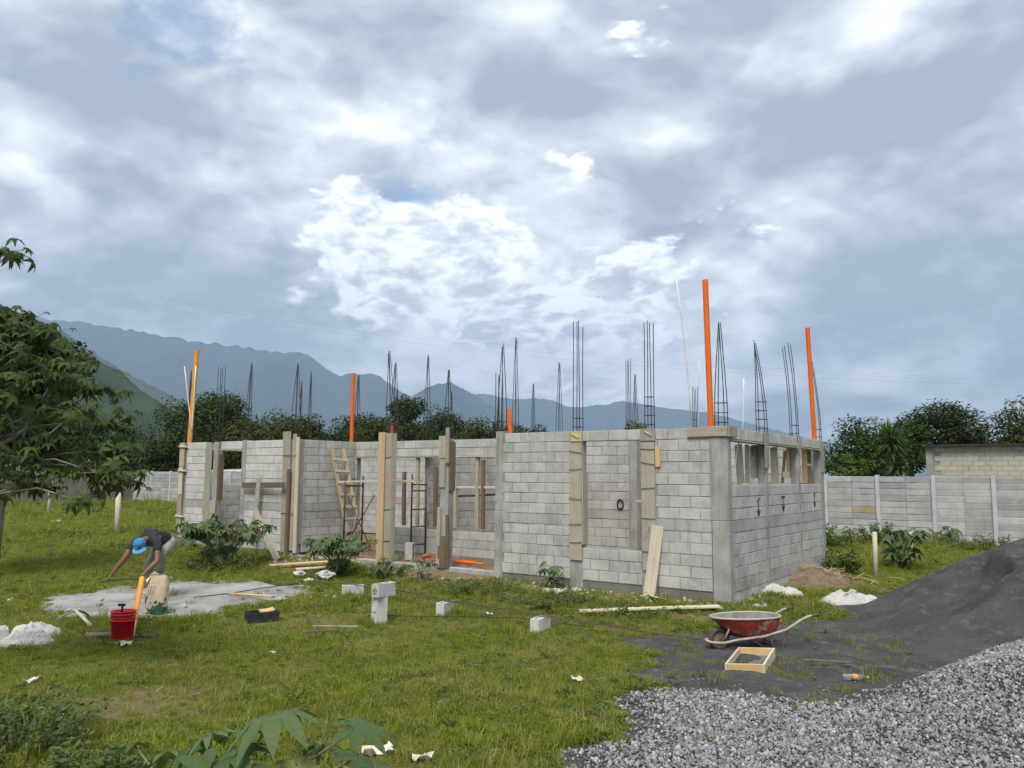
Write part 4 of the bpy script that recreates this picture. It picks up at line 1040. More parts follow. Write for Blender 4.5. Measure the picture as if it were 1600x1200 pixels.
# weedy bush in the bottom left corner
def bush(label, x, y, r, h, n, leaf, mat, seed, name='bush', stems=26):
    rd = random.Random(seed); z0 = gz(x, y); t = empty(name, (x, y, z0)); tag(t, label, 'bush'); sb_ = MB(); lb = MB()
    for k in range(stems):
        a = rd.uniform(0, 6.28); q = r * math.sqrt(rd.random()); e = Vector((math.cos(a) * q, math.sin(a) * q, h * rd.uniform(.55, 1.05) * (1 - .45 * (q / r) ** 2)))
        s0 = Vector((e.x * .35, e.y * .35, -.02)); m_ = s0.lerp(e, .55) + Vector((rd.uniform(-.05, .05), rd.uniform(-.05, .05), 0))
        sb_.tube([tuple(s0), tuple(m_), tuple(e)], [.006, .005, .003], 4, cap=False)
        for i in range(n // stems):
            t_ = rd.uniform(.15, 1.02); p = s0.lerp(m_, t_ * 2) if t_ < .5 else m_.lerp(e, t_ * 2 - 1)
            d = Vector((rd.gauss(0, 1), rd.gauss(0, 1), rd.gauss(.2, .5))).normalized()
            leaf_quad(lb, p + d * leaf * .8, Vector((rd.gauss(0, .5), rd.gauss(0, .5), 1)), leaf * rd.uniform(.6, 1.3), rd.uniform(0, 6.28), .5)
    sb_.build('stem', M['stem'], t, smooth=True); lb.build('foliage', mat, t); return t
bush('tangled weedy bush in the bottom left corner', -3.95, 6.75, .72, .55, 2600, .055, M['weed'], 61, stems=60)
bush('low leafy weeds left of the large castor leaves', -3.0, 6.15, .5, .28, 1300, .06, M['weed'], 62, stems=34)
bush('thick green weeds along the foot of the right fence', *xy(1.9, 12.5), 1.3, .75, 2600, .10, LBR, 63, stems=60)
bush('long strip of weeds under the right fence behind the sand', *xy(-2.6, 15.2), 1.5, .55, 2400, .09, LBR, 70, stems=60)
bush('tall weeds between the stake and the right fence', *xy(.6, 14.9), 1.2, .7, 2200, .09, M['weed'], 71, stems=50)
bush('dark weeds at the back corner of the side wall', *xy(-.35, 5.9), .55, .6, 1200, .09, LBR, 64, stems=30)
bush('weeds growing under the wide castor bush', -6.2, 17.9, .9, .42, 1500, .07, M['weed'], 65, stems=40)
bush('creeping weeds below the porch slab edge', *xy(6.9, -1.0), .6, .3, 1200, .06, M['weed'], 66, stems=34)
bush('weeds on the bank right of the porch', *xy(4.2, -1.5), .9, .3, 1500, .055, M['weed'], 67, stems=40)
bush('weeds at the middle of the grass bank before the front wall', *xy(2.6, -1.6), .9, .26, 1500, .05, M['weed'], 68, stems=40)
bush('weeds beside the long plank near the wheelbarrow', *xy(1.1, -1.5), .8, .22, 1100, .05, M['weed'], 69, stems=30)

# ------------------------------------------------------------------ loose materials on the ground
def patch(name, x0, x1, y0, y1, step, hf, mat, label, cat):
    xs = np.arange(x0, x1, step); ys = np.arange(y0, y1, step); X, Y = np.meshgrid(xs, ys)
    H_ = hf(X, Y); Z = zg(X, Y) + H_; nx, ny = len(xs), len(ys)
    ok = (H_ > -.02); idx = -np.ones(X.size, int)
    i = (np.arange(ny - 1)[:, None] * nx + np.arange(nx - 1)[None, :]).ravel(); f = np.stack([i, i + 1, i + 1 + nx, i + nx], 1)
    f = f[ok.ravel()[f].any(1)]; used = np.unique(f); idx[used] = np.arange(len(used))
    v = np.stack([X.ravel(), Y.ravel(), Z.ravel()], 1)[used]
    me = bpy.data.meshes.new(name); me.from_pydata(v.tolist(), [], idx[f].tolist()); me.polygons.foreach_set('use_smooth', [True] * len(f)); me.update()
    return tag(new_obj(name, me, mat), label, cat, kind='stuff')
patch('sand_pile', 1.0, 14, 7.2, 17.2, .05, h_sand, M['sand'], 'heap of black volcanic sand spreading out at the right', 'sand pile')
patch('gravel_bed', -.2, 10, 4.6, 10.6, .05, h_grav, M['sand'], 'dark fines under the grey gravel in the lower right corner', 'gravel')
tag(patch('mortar_pad', -8.6, -2.9, 11.8, 17.2, .05, h_pad, M['pad'], 'pale dried mortar mixing patch around the red bucket and cement bag', 'mortar patch'), kind='stuff')

# ------------------------------------------------------------------ scattering
def scatter(name, pts, rots, scl, idx, sources, label, cat):
    srcc = bpy.data.collections.new(name + '_source')
    for i, o in enumerate(sources): o.name = '%s_kind_%02d' % (name, i); srcc.objects.link(o)
    me = bpy.data.meshes.new(name); me.from_pydata(np.asarray(pts).tolist(), [], [])
    a = me.attributes.new('rot', 'FLOAT_VECTOR', 'POINT'); a.data.foreach_set('vector', np.asarray(rots, np.float32).ravel())
    a = me.attributes.new('scl', 'FLOAT', 'POINT'); a.data.foreach_set('value', np.asarray(scl, np.float32))
    a = me.attributes.new('idx', 'INT', 'POINT'); a.data.foreach_set('value', np.asarray(idx, np.int32))
    o = new_obj(name, me); tag(o, label, cat, kind='stuff')
    ng = bpy.data.node_groups.new(name, 'GeometryNodeTree')
    ng.interface.new_socket('Geometry', in_out='INPUT', socket_type='NodeSocketGeometry'); ng.interface.new_socket('Geometry', in_out='OUTPUT', socket_type='NodeSocketGeometry')
    n = ng.nodes; gi = n.new('NodeGroupInput'); go = n.new('NodeGroupOutput'); ip = n.new('GeometryNodeInstanceOnPoints'); ci = n.new('GeometryNodeCollectionInfo')
    ci.inputs['Collection'].default_value = srcc; ci.inputs['Separate Children'].default_value = True; ci.inputs['Reset Children'].default_value = True
    def attr(nm, t):
        k = n.new('GeometryNodeInputNamedAttribute'); k.data_type = t; k.inputs['Name'].default_value = nm; return k.outputs['Attribute']
    e2r = n.new('FunctionNodeEulerToRotation'); L = ng.links.new
    L(gi.outputs[0], ip.inputs['Points']); L(ci.outputs[0], ip.inputs['Instance']); ip.inputs['Pick Instance'].default_value = True
    L(attr('idx', 'INT'), ip.inputs['Instance Index']); L(attr('rot', 'FLOAT_VECTOR'), e2r.inputs[0]); L(e2r.outputs[0], ip.inputs['Rotation'])
    L(attr('scl', 'FLOAT'), ip.inputs['Scale']); L(ip.outputs[0], go.inputs[0])
    md = o.modifiers.new('scatter', 'NODES'); md.node_group = ng
    return o
def src(me): return bpy.data.objects.new(me.name, me)
def stone_me(seed):
    bm = bmesh.new(); bmesh.ops.create_icosphere(bm, subdivisions=1, radius=.5); rd = random.Random(seed)
    sx, sy, sz = rd.uniform(.85, 1.25), rd.uniform(.7, 1.0), rd.uniform(.5, .8)
    for v in bm.verts:
        v.co *= rd.uniform(.78, 1.16); v.co = Vector((v.co.x * sx, v.co.y * sy, v.co.z * sz))
    me = bpy.data.meshes.new('stone'); bm.to_mesh(me); bm.free(); me.materials.append(M['stone']); return me
N_ = 95000
x = rng.uniform(.1, 8.4, N_); y = rng.uniform(5.2, 10.3, N_); h = h_grav(x, y); e = polydist(x, y, GRAV) + .22 * wob(x, y, 1.8, 1.)
keep = (h > 0) & (rng.random(N_) < np.clip(e * 1.3 + .08, 0, 1) ** 1.2)
x, y, h = x[keep], y[keep], h[keep]; n = len(x)
# strays on the sand and on the grass edge
m2 = 5000; xs = rng.uniform(.2, 6.5, m2); ys = rng.uniform(6, 11.5, m2); es = polydist(xs, ys, GRAV)
k2 = (es < 0) & (rng.random(m2) < np.exp(es * 3.2)); xs, ys = xs[k2], ys[k2]
z1 = zg(x, y) + h + .008; z2 = zg(xs, ys) + np.maximum(h_sand(xs, ys), 0) + .008
X = np.concatenate([x, xs]); Y = np.concatenate([y, ys]); Z = np.concatenate([z1, z2]); n = len(X)
sc_ = np.clip(rng.lognormal(math.log(.025), .36, n), .010, .06); sc_[len(x):] *= .6
scatter('gravel', np.stack([X, Y, Z + sc_ * .12], 1), rng.uniform(0, 6.28, (n, 3)), sc_, rng.integers(0, 8, n), [src(stone_me(i)) for i in range(8)],
        'pile of grey crushed stone gravel in the lower right corner', 'gravel')
def tuft(seed, nb, h0, h1, spread, wd, lean=.5, mat='grass'):
    rd = random.Random(seed); mb = MB()
    for k in range(nb):
        a = rd.uniform(0, 6.28); r = spread * math.sqrt(rd.random()); x0, y0 = r * math.cos(a), r * math.sin(a)
        h = rd.uniform(h0, h1); b = rd.uniform(0, 6.28); l = h * lean * rd.uniform(.2, 1.4); d = Vector((math.cos(b), math.sin(b), 0)); s_ = Vector((-d.y, d.x, 0)) * wd * rd.uniform(.6, 1.2)
        p = Vector((x0, y0, -.01)); m_ = p + d * l * .35 + Vector((0, 0, h * .62)); e = p + d * l + Vector((0, 0, h * rd.uniform(.75, 1.)))
        mb.quad(p - s_ * .5, p + s_ * .5, m_ + s_ * .42, m_ - s_ * .42); mb.poly([m_ - s_ * .42, m_ + s_ * .42, e])
    me = mb.mesh('tuft'); me.materials.append(M[mat]); return me
def weedtuft(seed, nl, h):
    rd = random.Random(seed); mb = MB()
    for k in range(nl):
        a = rd.uniform(0, 6.28); r = .07 * math.sqrt(rd.random()); leaf_quad(mb, Vector((r * math.cos(a), r * math.sin(a), rd.uniform(.2, 1) * h)), Vector((rd.gauss(0, .6), rd.gauss(0, .6), 1)), rd.uniform(.025, .055), rd.uniform(0, 6.28), .55)
    me = mb.mesh('weed'); me.materials.append(M['weed']); return me
TF = [tuft(i, 26, .02, .06, .085, .0045, .9) for i in range(3)] + [tuft(10 + i, 26, .04, .11, .085, .005, .7) for i in range(3)] + [tuft(20 + i, 26, .10, .24, .07, .006, .5) for i in range(2)] + [weedtuft(30 + i, 22, .06) for i in range(2)]
def grass_points(n, y0, y1, size):
    Y = np.sqrt(rng.uniform(y0 * y0, y1 * y1, n)); X = rng.uniform(-.70, .72, n) * Y + rng.uniform(-1.0, 1.0, n)
    u, v = uv(X, Y)
    k = ~((u > -.05) & (u < 16.2) & (v > -.03) & (v < 6.2)) & (v < 16.4) & (u < 47.6)
    lush = .5 + .9 * (wob(X, Y, .55, 2.) * .6 + wob(X, Y, 1.7, .5) * .4)
    dm = dirt_mask(X, Y); k &= rng.random(n) > dm * 1.02
    hs = h_sand(X, Y); k &= (hs < .0) | ((hs < .05) & (rng.random(n) < .07))
    k &= ~((h_grav(X, Y) > 0) & (rng.random(n) > .035)); k &= ~((h_pad(X, Y) > .006) & (rng.random(n) > .03))
    X, Y, u, v, lush, dm = X[k], Y[k], u[k], v[k], lush[k], dm[k]; n = len(X)
    bank = sm(v, -3.4, -1.0) * (1 - sm(v, -.4, .0)) * sm(u, -2, 0) * (1 - sm(u, 4.5, 7))
    edge = np.exp(-(np.maximum(0, -polydist(X, Y, GRAV)) / .5) ** 2)
    field = sm(u, 17, 22) + sm(v, 5, 9)
    tall = np.clip(.10 + .5 * bank + .5 * edge + .55 * field + 1.1 * np.clip(lush - .72, 0, 1) + .8 * sm(wob(X, Y, 2.2, 6.) + .5 * wob(X, Y, 5., 1.), .45, 1.1), 0, 1) * (1 - dm)
    r = rng.random(n)
    idx = np.where(r < .48 - .3 * tall, 0, np.where(r < .90 - .25 * tall, 3, np.where(r < .95 , 8, 6)))
    idx = np.where(idx == 0, rng.integers(0, 3, n), np.where(idx == 3, rng.integers(3, 6, n), np.where(idx == 6, np.where(rng.random(n) < .25 + tall, rng.integers(6, 8, n), 4), rng.integers(8, 10, n))))
    scl = size * rng.uniform(.65, 1.25, n) * (.62 + .5 * np.clip(lush, 0, 1.2) + .45 * tall) * (1 - .4 * dm)
    rot = np.stack([rng.normal(0, .12, n), rng.normal(0, .12, n), rng.uniform(0, 6.28, n)], 1)
    return np.stack([X, Y, zg(X, Y) + np.maximum(0, np.where(h_sand(X, Y) > 0, h_sand(X, Y), 0))], 1), rot, scl, idx
GP = [grass_points(42000, 5.0, 11, .85), grass_points(60000, 11, 20, 1.0), grass_points(40000, 20, 34, 1.5), grass_points(26000, 34, 62, 2.3)]
scatter('grass', *[np.concatenate([g[i] for g in GP]) for i in range(4)], [src(m) for m in TF], 'uneven green lawn grass covering the lot', 'grass')
chip = simple('rubble_chip', (.40, .39, .36), (.28, .265, .24), 20., .9, 60, .4, .004, tint=.25)
def chip_me(seed):
    me = stone_me(seed); me.materials.clear(); me.materials.append(chip); return me
nr = 900; uu = np.concatenate([rng.uniform(0, 4.8, 260), rng.uniform(-.7, -.03, 160), rng.uniform(4.8, 11.5, 280), rng.uniform(5.5, 10.5, 200)]); vv_ = np.concatenate([-np.abs(rng.normal(.05, .4, 260)) - .03, rng.uniform(0, 6, 160), -np.abs(rng.normal(.2, .6, 280)) - .03, rng.uniform(-7, -2.8, 200)])
X, Y = xy(uu, vv_); k = (h_sand(X, Y) < 0); X, Y = X[k], Y[k]; n = len(X); sc_ = np.clip(rng.lognormal(math.log(.035), .55, n), .012, .13)
scatter('rubble', np.stack([X, Y, zg(X, Y) + sc_ * .15 + .012], 1), rng.uniform(0, 6.28, (n, 3)), sc_, rng.integers(0, 5, n), [src(chip_me(70 + i)) for i in range(5)], 'grey mortar crumbs and block chips strewn along the walls', 'rubble')
def straw_me(seed):
    rd = random.Random(seed); mb = MB(); L = rd.uniform(.5, 1.); mb.tube([(-L / 2, 0, 0), (0, rd.uniform(-.1, .1), rd.uniform(0, .1)), (L / 2, rd.uniform(-.1, .1), 0)], [.02, .02, .012], 4)
    me = mb.mesh('straw'); me.materials.append(M['straw']); return me
ns = 420; X = np.concatenate([rng.normal(6.5, .65, 150), rng.uniform(-6, 4, ns - 150)]); Y = np.concatenate([rng.normal(17.2, .5, 150), rng.uniform(6, 15, ns - 150)])
k = (h_sand(X, Y) < 0) & (h_grav(X, Y) < 0) & (uv(X, Y)[0] < 8) & ~((uv(X, Y)[1] > -.1) & (uv(X, Y)[0] > 0)); X, Y = X[k], Y[k]; n = len(X)
sc_ = np.where(np.hypot(X - 6.6, Y - 17.2) < 2.2, rng.uniform(.2, .5, n), rng.uniform(.05, .18, n))
scatter('straw', np.stack([X, Y, z_ground(X, Y) + .025 + sc_ * .06], 1), np.stack([rng.normal(0, .15, n), rng.normal(0, .3, n), rng.uniform(0, 6.28, n)], 1), sc_, rng.integers(0, 4, n), [src(straw_me(i)) for i in range(4)], 'dry straw and stalks strewn over grass and earth heap', 'straw')

# ------------------------------------------------------------------ things on the site
def gl(x, y, dz=0.): return Vector((x, y, gz(x, y) + dz))
# loose hollow blocks
def hollow_block(name, label, loc, rz, upright=False, z=0., roll=0., mat=None, closed=False):
    me_n = 'block_body'; bm = bmesh.new()
    L, T_, H_ = .39, .14, .19
    # outer shell with two cells, cells run along z
    xs = [-L / 2, -L / 2 + .03, -.015, .015, L / 2 - .03, L / 2]; ys = [-T_ / 2, -T_ / 2 + .026, T_ / 2 - .026, T_ / 2]
    solid = lambda i, j: not (j == 1 and i in (1, 3))
    vv = {}
    def V(i, j, k):
        key = (i, j, k)
        if key not in vv: vv[key] = bm.verts.new((xs[i], ys[j], (-H_ / 2, H_ / 2)[k]))
        return vv[key]
    for i in range(5):
        for j in range(3):
            if not solid(i, j): continue
            bm.faces.new((V(i, j, 1), V(i + 1, j, 1), V(i + 1, j + 1, 1), V(i, j + 1, 1))); bm.faces.new((V(i, j, 0), V(i, j + 1, 0), V(i + 1, j + 1, 0), V(i + 1, j, 0)))
            for di, dj, a, b in ((-1, 0, (0, 1), (0, 0)), (1, 0, (1, 0), (1, 1)), (0, -1, (0, 0), (1, 0)), (0, 1, (1, 1), (0, 1))):
                i2, j2 = i + di, j + dj
                if 0 <= i2 < 5 and 0 <= j2 < 3 and solid(i2, j2): continue
                bm.faces.new((V(i + a[0], j + a[1], 0), V(i + b[0], j + b[1], 0), V(i + b[0], j + b[1], 1), V(i + a[0], j + a[1], 1)))
    if closed:
        for i in (1, 3): bm.faces.new((V(i, 1, 0), V(i, 2, 0), V(i + 1, 2, 0), V(i + 1, 1, 0)))
    for v in bm.verts: v.co += Vector((random.gauss(0, .0015), random.gauss(0, .0015), random.gauss(0, .0015)))
    me = bpy.data.meshes.new(name); bm.to_mesh(me); bm.free()
    o = new_obj(name, me, mat or M['block_white']); h = .195 if upright else .095
    o.matrix_world = Matrix.Translation(Vector(loc) + Vector((0, 0, h + z))) @ Matrix.Rotation(rz, 4, 'Z') @ (Matrix.Rotation(R(90), 4, 'Y') if upright else Matrix.Rotation(roll, 4, 'X'))
    tag(o, label, 'block'); return o
sb1 = hollow_block('concrete_block', 'pale concrete block standing upright alone on the grass, under another', gl(-1.98, 12.5), R(-62), True, closed=True)
sb1.matrix_world = Matrix.Translation(gl(-1.98, 12.5, .195)) @ Matrix.Rotation(R(42), 4, 'Z') @ Matrix.Rotation(R(90), 4, 'Y')
for nm, c_, s_ in (('slot_mark', (-.03, -.035, 0), (.012, .0, .085)),): pass
sb2 = hollow_block('concrete_block', 'pale block with a small dark emblem lying on top of the upright block', gl(-1.98, 12.5), 0)
sb2.matrix_world = Matrix.Translation(gl(-1.93, 12.54, .39 + .097)) @ Matrix.Rotation(R(58), 4, 'Z')
def decal(parent, name, strokes, Mx, wd, mat):
    mb = MB()
    for k, (a, b) in enumerate(strokes):
        a, b = Vector((*a, 0)), Vector((*b, 0)); d = (b - a); L = d.length; ang = math.atan2(d.y, d.x)
        mb.box((a + b) / 2 + Vector((0, 0, .0004 * k)), (L + wd * .6, wd, .003), Matrix.Rotation(ang, 3, 'Z'))
    o = mb.build(name, mat, parent); o.matrix_local = Mx; return o
INK = simple('grey_print', (.05, .06, .07), (.08, .09, .10), 30., .7, 0, 0)
# end face of the upper block looks towards the camera's left: house shaped outline over a wave
endM = Matrix.Translation((-.1965, 0, -.005)) @ Matrix.Rotation(R(-90), 4, 'Z') @ Matrix.Rotation(R(90), 4, 'X')
decal(sb2, 'printed_emblem', [((-.042, .012), (0, .045)), ((0, .045), (.042, .012)), ((-.045, -.006), (-.012, .010)), ((-.012, .010), (.012, .010)), ((.012, .010), (.045, -.006)), ((0, .008), (0, -.022)), ((-.04, -.036), (.03, -.033))], endM, .009, INK)
faceM = Matrix.Translation((0, -.0715, 0)) @ Matrix.Rotation(R(90), 4, 'X')
downM = Matrix.Translation((0, 0, -.0965))
decal(sb1, 'dark_slot', [((.03, -.05), (.03, .035))], downM, .010, INK)
decal(sb1, 'dark_hole', [((.112, -.012), (.124, -.008))], downM, .012, INK)
hollow_block('concrete_block', 'low pale block lying left of the upright block in the grass', gl(-2.86, 14.95), R(12), mat=M['block'])
hollow_block('concrete_block', 'pale block under the steel bars, between upright block and front wall', gl(-1.05, 13.3), R(70))
hollow_block('concrete_block', 'pale hollow block nearest the wheelbarrow holding up the steel bars', gl(.44, 12.05), R(62))
# long bars resting on the blocks
def rodthing(name, label, cat, pts, r, mat, group=None): 
    p0 = Vector(pts[0]); mb = MB(); mb.tube([Vector(p) - p0 for p in pts], r, 6); o = mb.build(name, mat, None, smooth=True, loc=p0); return tag(o, label, cat, group)
RU = simple('rusty_bar', (.17, .125, .07), (.12, .085, .055), 10., .7, 0, 0)
rodthing('steel_bar', 'rusty steel bar lying highest across the three low blocks', 'steel bar', [gl(-3.9, 16.0, .06), gl(-2.86, 14.95, .205), gl(-1.05, 13.3, .205), gl(.44, 12.05, .205), gl(2.6, 11.25, .05)], .009, RU)
rodthing('steel_bar', 'dark steel bar beside the rusty one on the low blocks', 'steel bar', [gl(-2.3, 14.55, .22), gl(-1.02, 13.36, .205), gl(.50, 12.10, .205), gl(1.7, 11.7, .12)], .008, M['rebar'])
rodthing('steel_bar', 'thin bar lying low in the grass before the wheelbarrow', 'steel bar', [gl(-2.2, 12.75, .07), gl(.1, 12.45, .10), gl(1.2, 12.0, .06)], .006, M['rebar'])
rodthing('steel_bar', 'bent dark bar lying across the pale mortar patch', 'steel bar', [gl(-5.5, 14.3, .06), gl(-5.0, 14.8, .05), gl(-4.6, 15.2, .07), gl(-4.1, 15.9, .05)], .009, M['rebar'])
def plank(name, label, cat, p0, p1, wd, th, mat, nrm=(0, 0, 1), group=None):
    p0, p1 = Vector(p0), Vector(p1); t = board_obj(name, (0, 0, 0), p1 - p0, wd, th, mat, None, nrm); t.location = p0
    return tag(t, label, cat, group)
plank('plank', 'long pale plank lying on the grass behind the wheelbarrow', 'plank', gl(1.1, 13.15, .07), gl(3.35, 13.25, .08), .14, .035, WP)
plank('plank', 'pale notched plank leaning against the right column of the front wall', 'plank', hw(1.37, -.28, .12), hw(1.27, -.07, 1.38), .22, .028, WP, (0.3, -1, .3))
plank('plank', 'yellow board lying on the ground before the left wing', 'plank', gl(-5.35, 18.2, .07), gl(-4.15, 18.6, .09), .22, .03, WN)
plank('plank', 'pale board half buried beside the porch bush', 'plank', gl(-4.6, 17.6, .06), gl(-3.9, 17.8, .08), .18, .03, WP)
# braces propped against the left wing
plank('brace_board', 'dark horizontal board nailed across the left wing braces', 'board', hw(13.15, -.10, 1.93), hw(11.38, -.16, 1.96), .14, .03, WD, (-.58, -.81, 0))
plank('brace_board', 'upright weathered board against the left wing wall', 'board', hw(12.5, -.20, .40), hw(12.40, -.15, 2.12), .15, .03, WG, (-.58, -.81, 0))
plank('brace_board', 'diagonal weathered board propping the left wing braces', 'board', hw(10.72, -.80, .2), hw(12.40, -.24, 1.30), .17, .035, WG, (-.58, -.81, .3))
# ladder
ld = HT('wooden_ladder', 10.3, 1.35, .3, 'weathered wooden ladder leaning against the porch side wall', 'ladder')
a0, a1 = (10.25, 1.10, .30), (10.97, .98, 2.92); b0, b1 = (10.25, 1.50, .30), (10.97, 1.38, 2.90)
for a, b in ((a0, a1), (b0, b1)): board_obj('rail', ld.p(*a), ld.p(*b), .10, .05, WL, ld.o, (0, 1, 0))
for k in range(8):
    t = .08 + .115 * k; pa = Vector(ld.p(*a0)).lerp(ld.p(*a1), t); pb = Vector(ld.p(*b0)).lerp(ld.p(*b1), t)
    d = (pb - pa).normalized() * .05; off = Vector((.05, 0, 0)); board_obj('rung', pa - d + off, pb + d + off, .06, .03, WL, ld.o, (1, 0, .3))
# scaffold
sf = HT('scaffold', 9.0, .9, .3, 'rusty steel scaffold with planks standing in the porch', 'scaffold')
ST = M['scaff']
def frame_(u, v0, v1, z1, rungs):
    for v in (v0, v1): tube_obj('upright', [sf.p(u, v, .30), sf.p(u, v, z1)], .022, ST, sf.o)
    for z in rungs: tube_obj('rung', [sf.p(u, v0, z), sf.p(u, v1, z)], .016, ST, sf.o, 6)
frame_(8.42, 1.30, 1.82, 2.25, (.55, .98, 1.40, 1.85, 2.0)); frame_(9.95, .55, 1.15, 2.2, (.6, 1.95))
tube_obj('brace', [sf.p(9.95, .57, .45), sf.p(8.95, .57, 1.75)], .013, ST, sf.o, 6); tube_obj('brace', [sf.p(9.95, .55, 1.85), sf.p(9.0, .53, .5)], .013, ST, sf.o, 6)
tube_obj('upright', [sf.p(8.80, .57, .3), sf.p(8.80, .57, 2.2)], .022, ST, sf.o)
tube_obj('ledger', [sf.p(8.42, 1.30, .36), sf.p(7.9, .6, .33)], .018, ST, sf.o, 6)
for k, (u0, u1, v, z, mt) in enumerate(((10.15, 7.75, .62, 2.05, WP), (9.95, 7.9, .86, 2.06, WG), (10.05, 8.3, 1.12, 2.06, WG))):
    board_obj('plank', sf.p(u0, v, z), sf.p(u1, v + .15, z + .03), .20, .04, mt, sf.o, (0, 0, 1))
# timber props under the porch lintel
PR = 'timber props under the porch lintel'
for k, (u, z0, z1, mt, lab) in enumerate(((9.30, .96, 2.31, WD, 'dark short timber prop standing on the sill left of the scaffold frame'), (8.84, .97, 2.68, WG, 'tall timber prop behind the scaffold frame reaching the lintel'),
        (8.24, .97, 2.43, WD, 'dark timber prop just left of the second porch post'), (7.60, .97, 2.20, WG, 'short grey timber prop right of the second porch post'), (6.92, .97, 2.68, WG, 'tall timber prop in the right porch opening reaching the lintel'), (6.76, .97, 2.60, WD, 'thin dark timber beside the tall prop in the right opening'))):
    plank('timber_prop', lab, 'prop', hw(u, 1.98, z0), hw(u, 1.96, z1), .09, .07, mt, (-.58, -.81, 0), PR)
plank('plank', 'pale plank laid level through the right porch opening', 'plank', hw(7.55, 2.02, 1.94), hw(5.2, 2.02, 1.96), .05, .16, WP, (-.58, -.81, 0))
plank('plank', 'dark board under the level plank in the right porch opening', 'plank', hw(7.72, 2.10, 1.72), hw(6.3, 2.10, 1.80), .05, .04, WD, (-.58, -.81, 0))
rodthing('drain_pipe', 'orange pipe lying on the porch floor behind the second post', 'pipe', [hw(7.0, .45, .36), hw(5.9, .55, .36), hw(5.6, .52, .36)], .022, PO)
rodthing('drain_pipe', 'second orange pipe lying on the porch floor, further back', 'pipe', [hw(6.9, .62, .36), hw(6.0, .74, .36)], .022, PO)
hollow_block('concrete_block', 'grey block standing on end on the porch floor by the scaffold', hw(7.75, .55, .30), R(-20), True, mat=M['block'])
mb = MB(); mb.tube([(0, 0, .06), (.05, 0, .12), (.12, .02, .13), (.2, .02, .10)], [.03, .05, .05, .02], 8); mb.tube([(.06, 0, .1), (.03, 0, -.02)], .02, 6)
tag(mb.build('hand_drill', simple('orange_tool', (.55, .13, .05), (.40, .09, .04), 8., .5, 0, 0), None, True, hw(7.15, .30, .33)), 'small orange power drill lying on the porch edge', 'tool')
# sacks
def sack(label, x, y, L, W_, H_, rz, seed, z=None, name='sack'):
    bm = bmesh.new(); bmesh.ops.create_grid(bm, x_segments=26, y_segments=18, size=.5); rd = random.Random(seed); o3 = Vector((seed * 3.1, seed, 0))
    top = []
    for v in bm.verts:
        x0, y0 = v.co.x, v.co.y; r = max(abs(x0), abs(y0)) * 2; e = (1 - r ** 3) if r < 1 else 0
        f1 = mnoise.fractal(Vector((x0 * 2.2, y0 * 2.2, 0)) + o3, 1., 2., 4); rdg = 1 - abs(mnoise.noise(Vector((x0 * 5.5, y0 * 5.5, 4)) + o3)) * 2.6
        h = H_ * (.22 * e + e * (.6 * f1 + .4) * .8 + .35 * e * rdg)
        sh = .16 * mnoise.noise(Vector((x0 * 2, y0 * 2, 7)) + o3)
        v.co = Vector(((x0 + sh * (r > .55)) * L, (y0 + .16 * mnoise.noise(Vector((x0 * 2, y0 * 2, 17)) + o3) * (r > .55)) * W_, max(h, 0.) + .012))
    ex = bmesh.ops.extrude_face_region(bm, geom=bm.faces[:])
    for g_ in ex['geom']:
        if isinstance(g_, bmesh.types.BMVert): g_.co.z = max(g_.co.z - .03, -.01)
    bmesh.ops.recalc_face_normals(bm, faces=bm.faces[:])
    me = bpy.data.meshes.new(name); bm.to_mesh(me); bm.free()
    o = new_obj(name, me, M['sack'], None, gl(x, y) if z is None else (x, y, z), (0, 0, rz)); return tag(o, label, 'sack')
sack('empty white sack lying nearest the left edge beside the shovel', -6.35, 10.9, .62, .5, .17, .3, 3)
sack('crumpled white sack lying furthest back in the left heap', -6.55, 11.45, .55, .40, .17, -.4, 9)
sack('white sack lying half out of the picture at the left edge', -6.95, 10.95, .6, .5, .24, 1.1, 13)
sack('white sack with blue stripes lying by the side wall', 5.0, 15.2, .75, .42, .18, -.1, 21)
sack('torn white sack lying against the foot of the black sand', 5.85, 14.35, 1.0, .55, .24, -.35, 33)
# wooden sieve box
bx = empty('sieve_box', (2.86, 9.86, gz(2.86, 9.86) + .02), R(-1)); tag(bx, 'square wooden sieve frame with wire mesh lying on black sand', 'sieve')
bx.rotation_euler = (R(1), R(-2), R(-4)); skew = .40
A_ = [(-.40, -.47), (-.06, -.49), (.36, .50), (.0, .50)]
A_ = [(-.36, -.36), (.05, -.42), (.36, .36), (-.05, .42)]
for k in range(4):
    p, q = Vector((*A_[k], .065)), Vector((*A_[(k + 1) % 4], .065)); d = (q - p).normalized(); nrm = Vector((d.y, -d.x, 0))
    board_obj('side_board', p - d * (.012 if k % 2 else -.012), q + d * (.012 if k % 2 else -.012), .12, .024, M['wood_pale'] if k % 2 else WN, bx, nrm, .001)
mb = MB(); mb.poly([Vector((x_ * .96, y_ * .96, .035)) for x_, y_ in A_]); mb.build('wire_mesh', simple('sieve_mesh', (.12, .115, .10), (.17, .16, .14), 60., .8, 0, 0), bx)
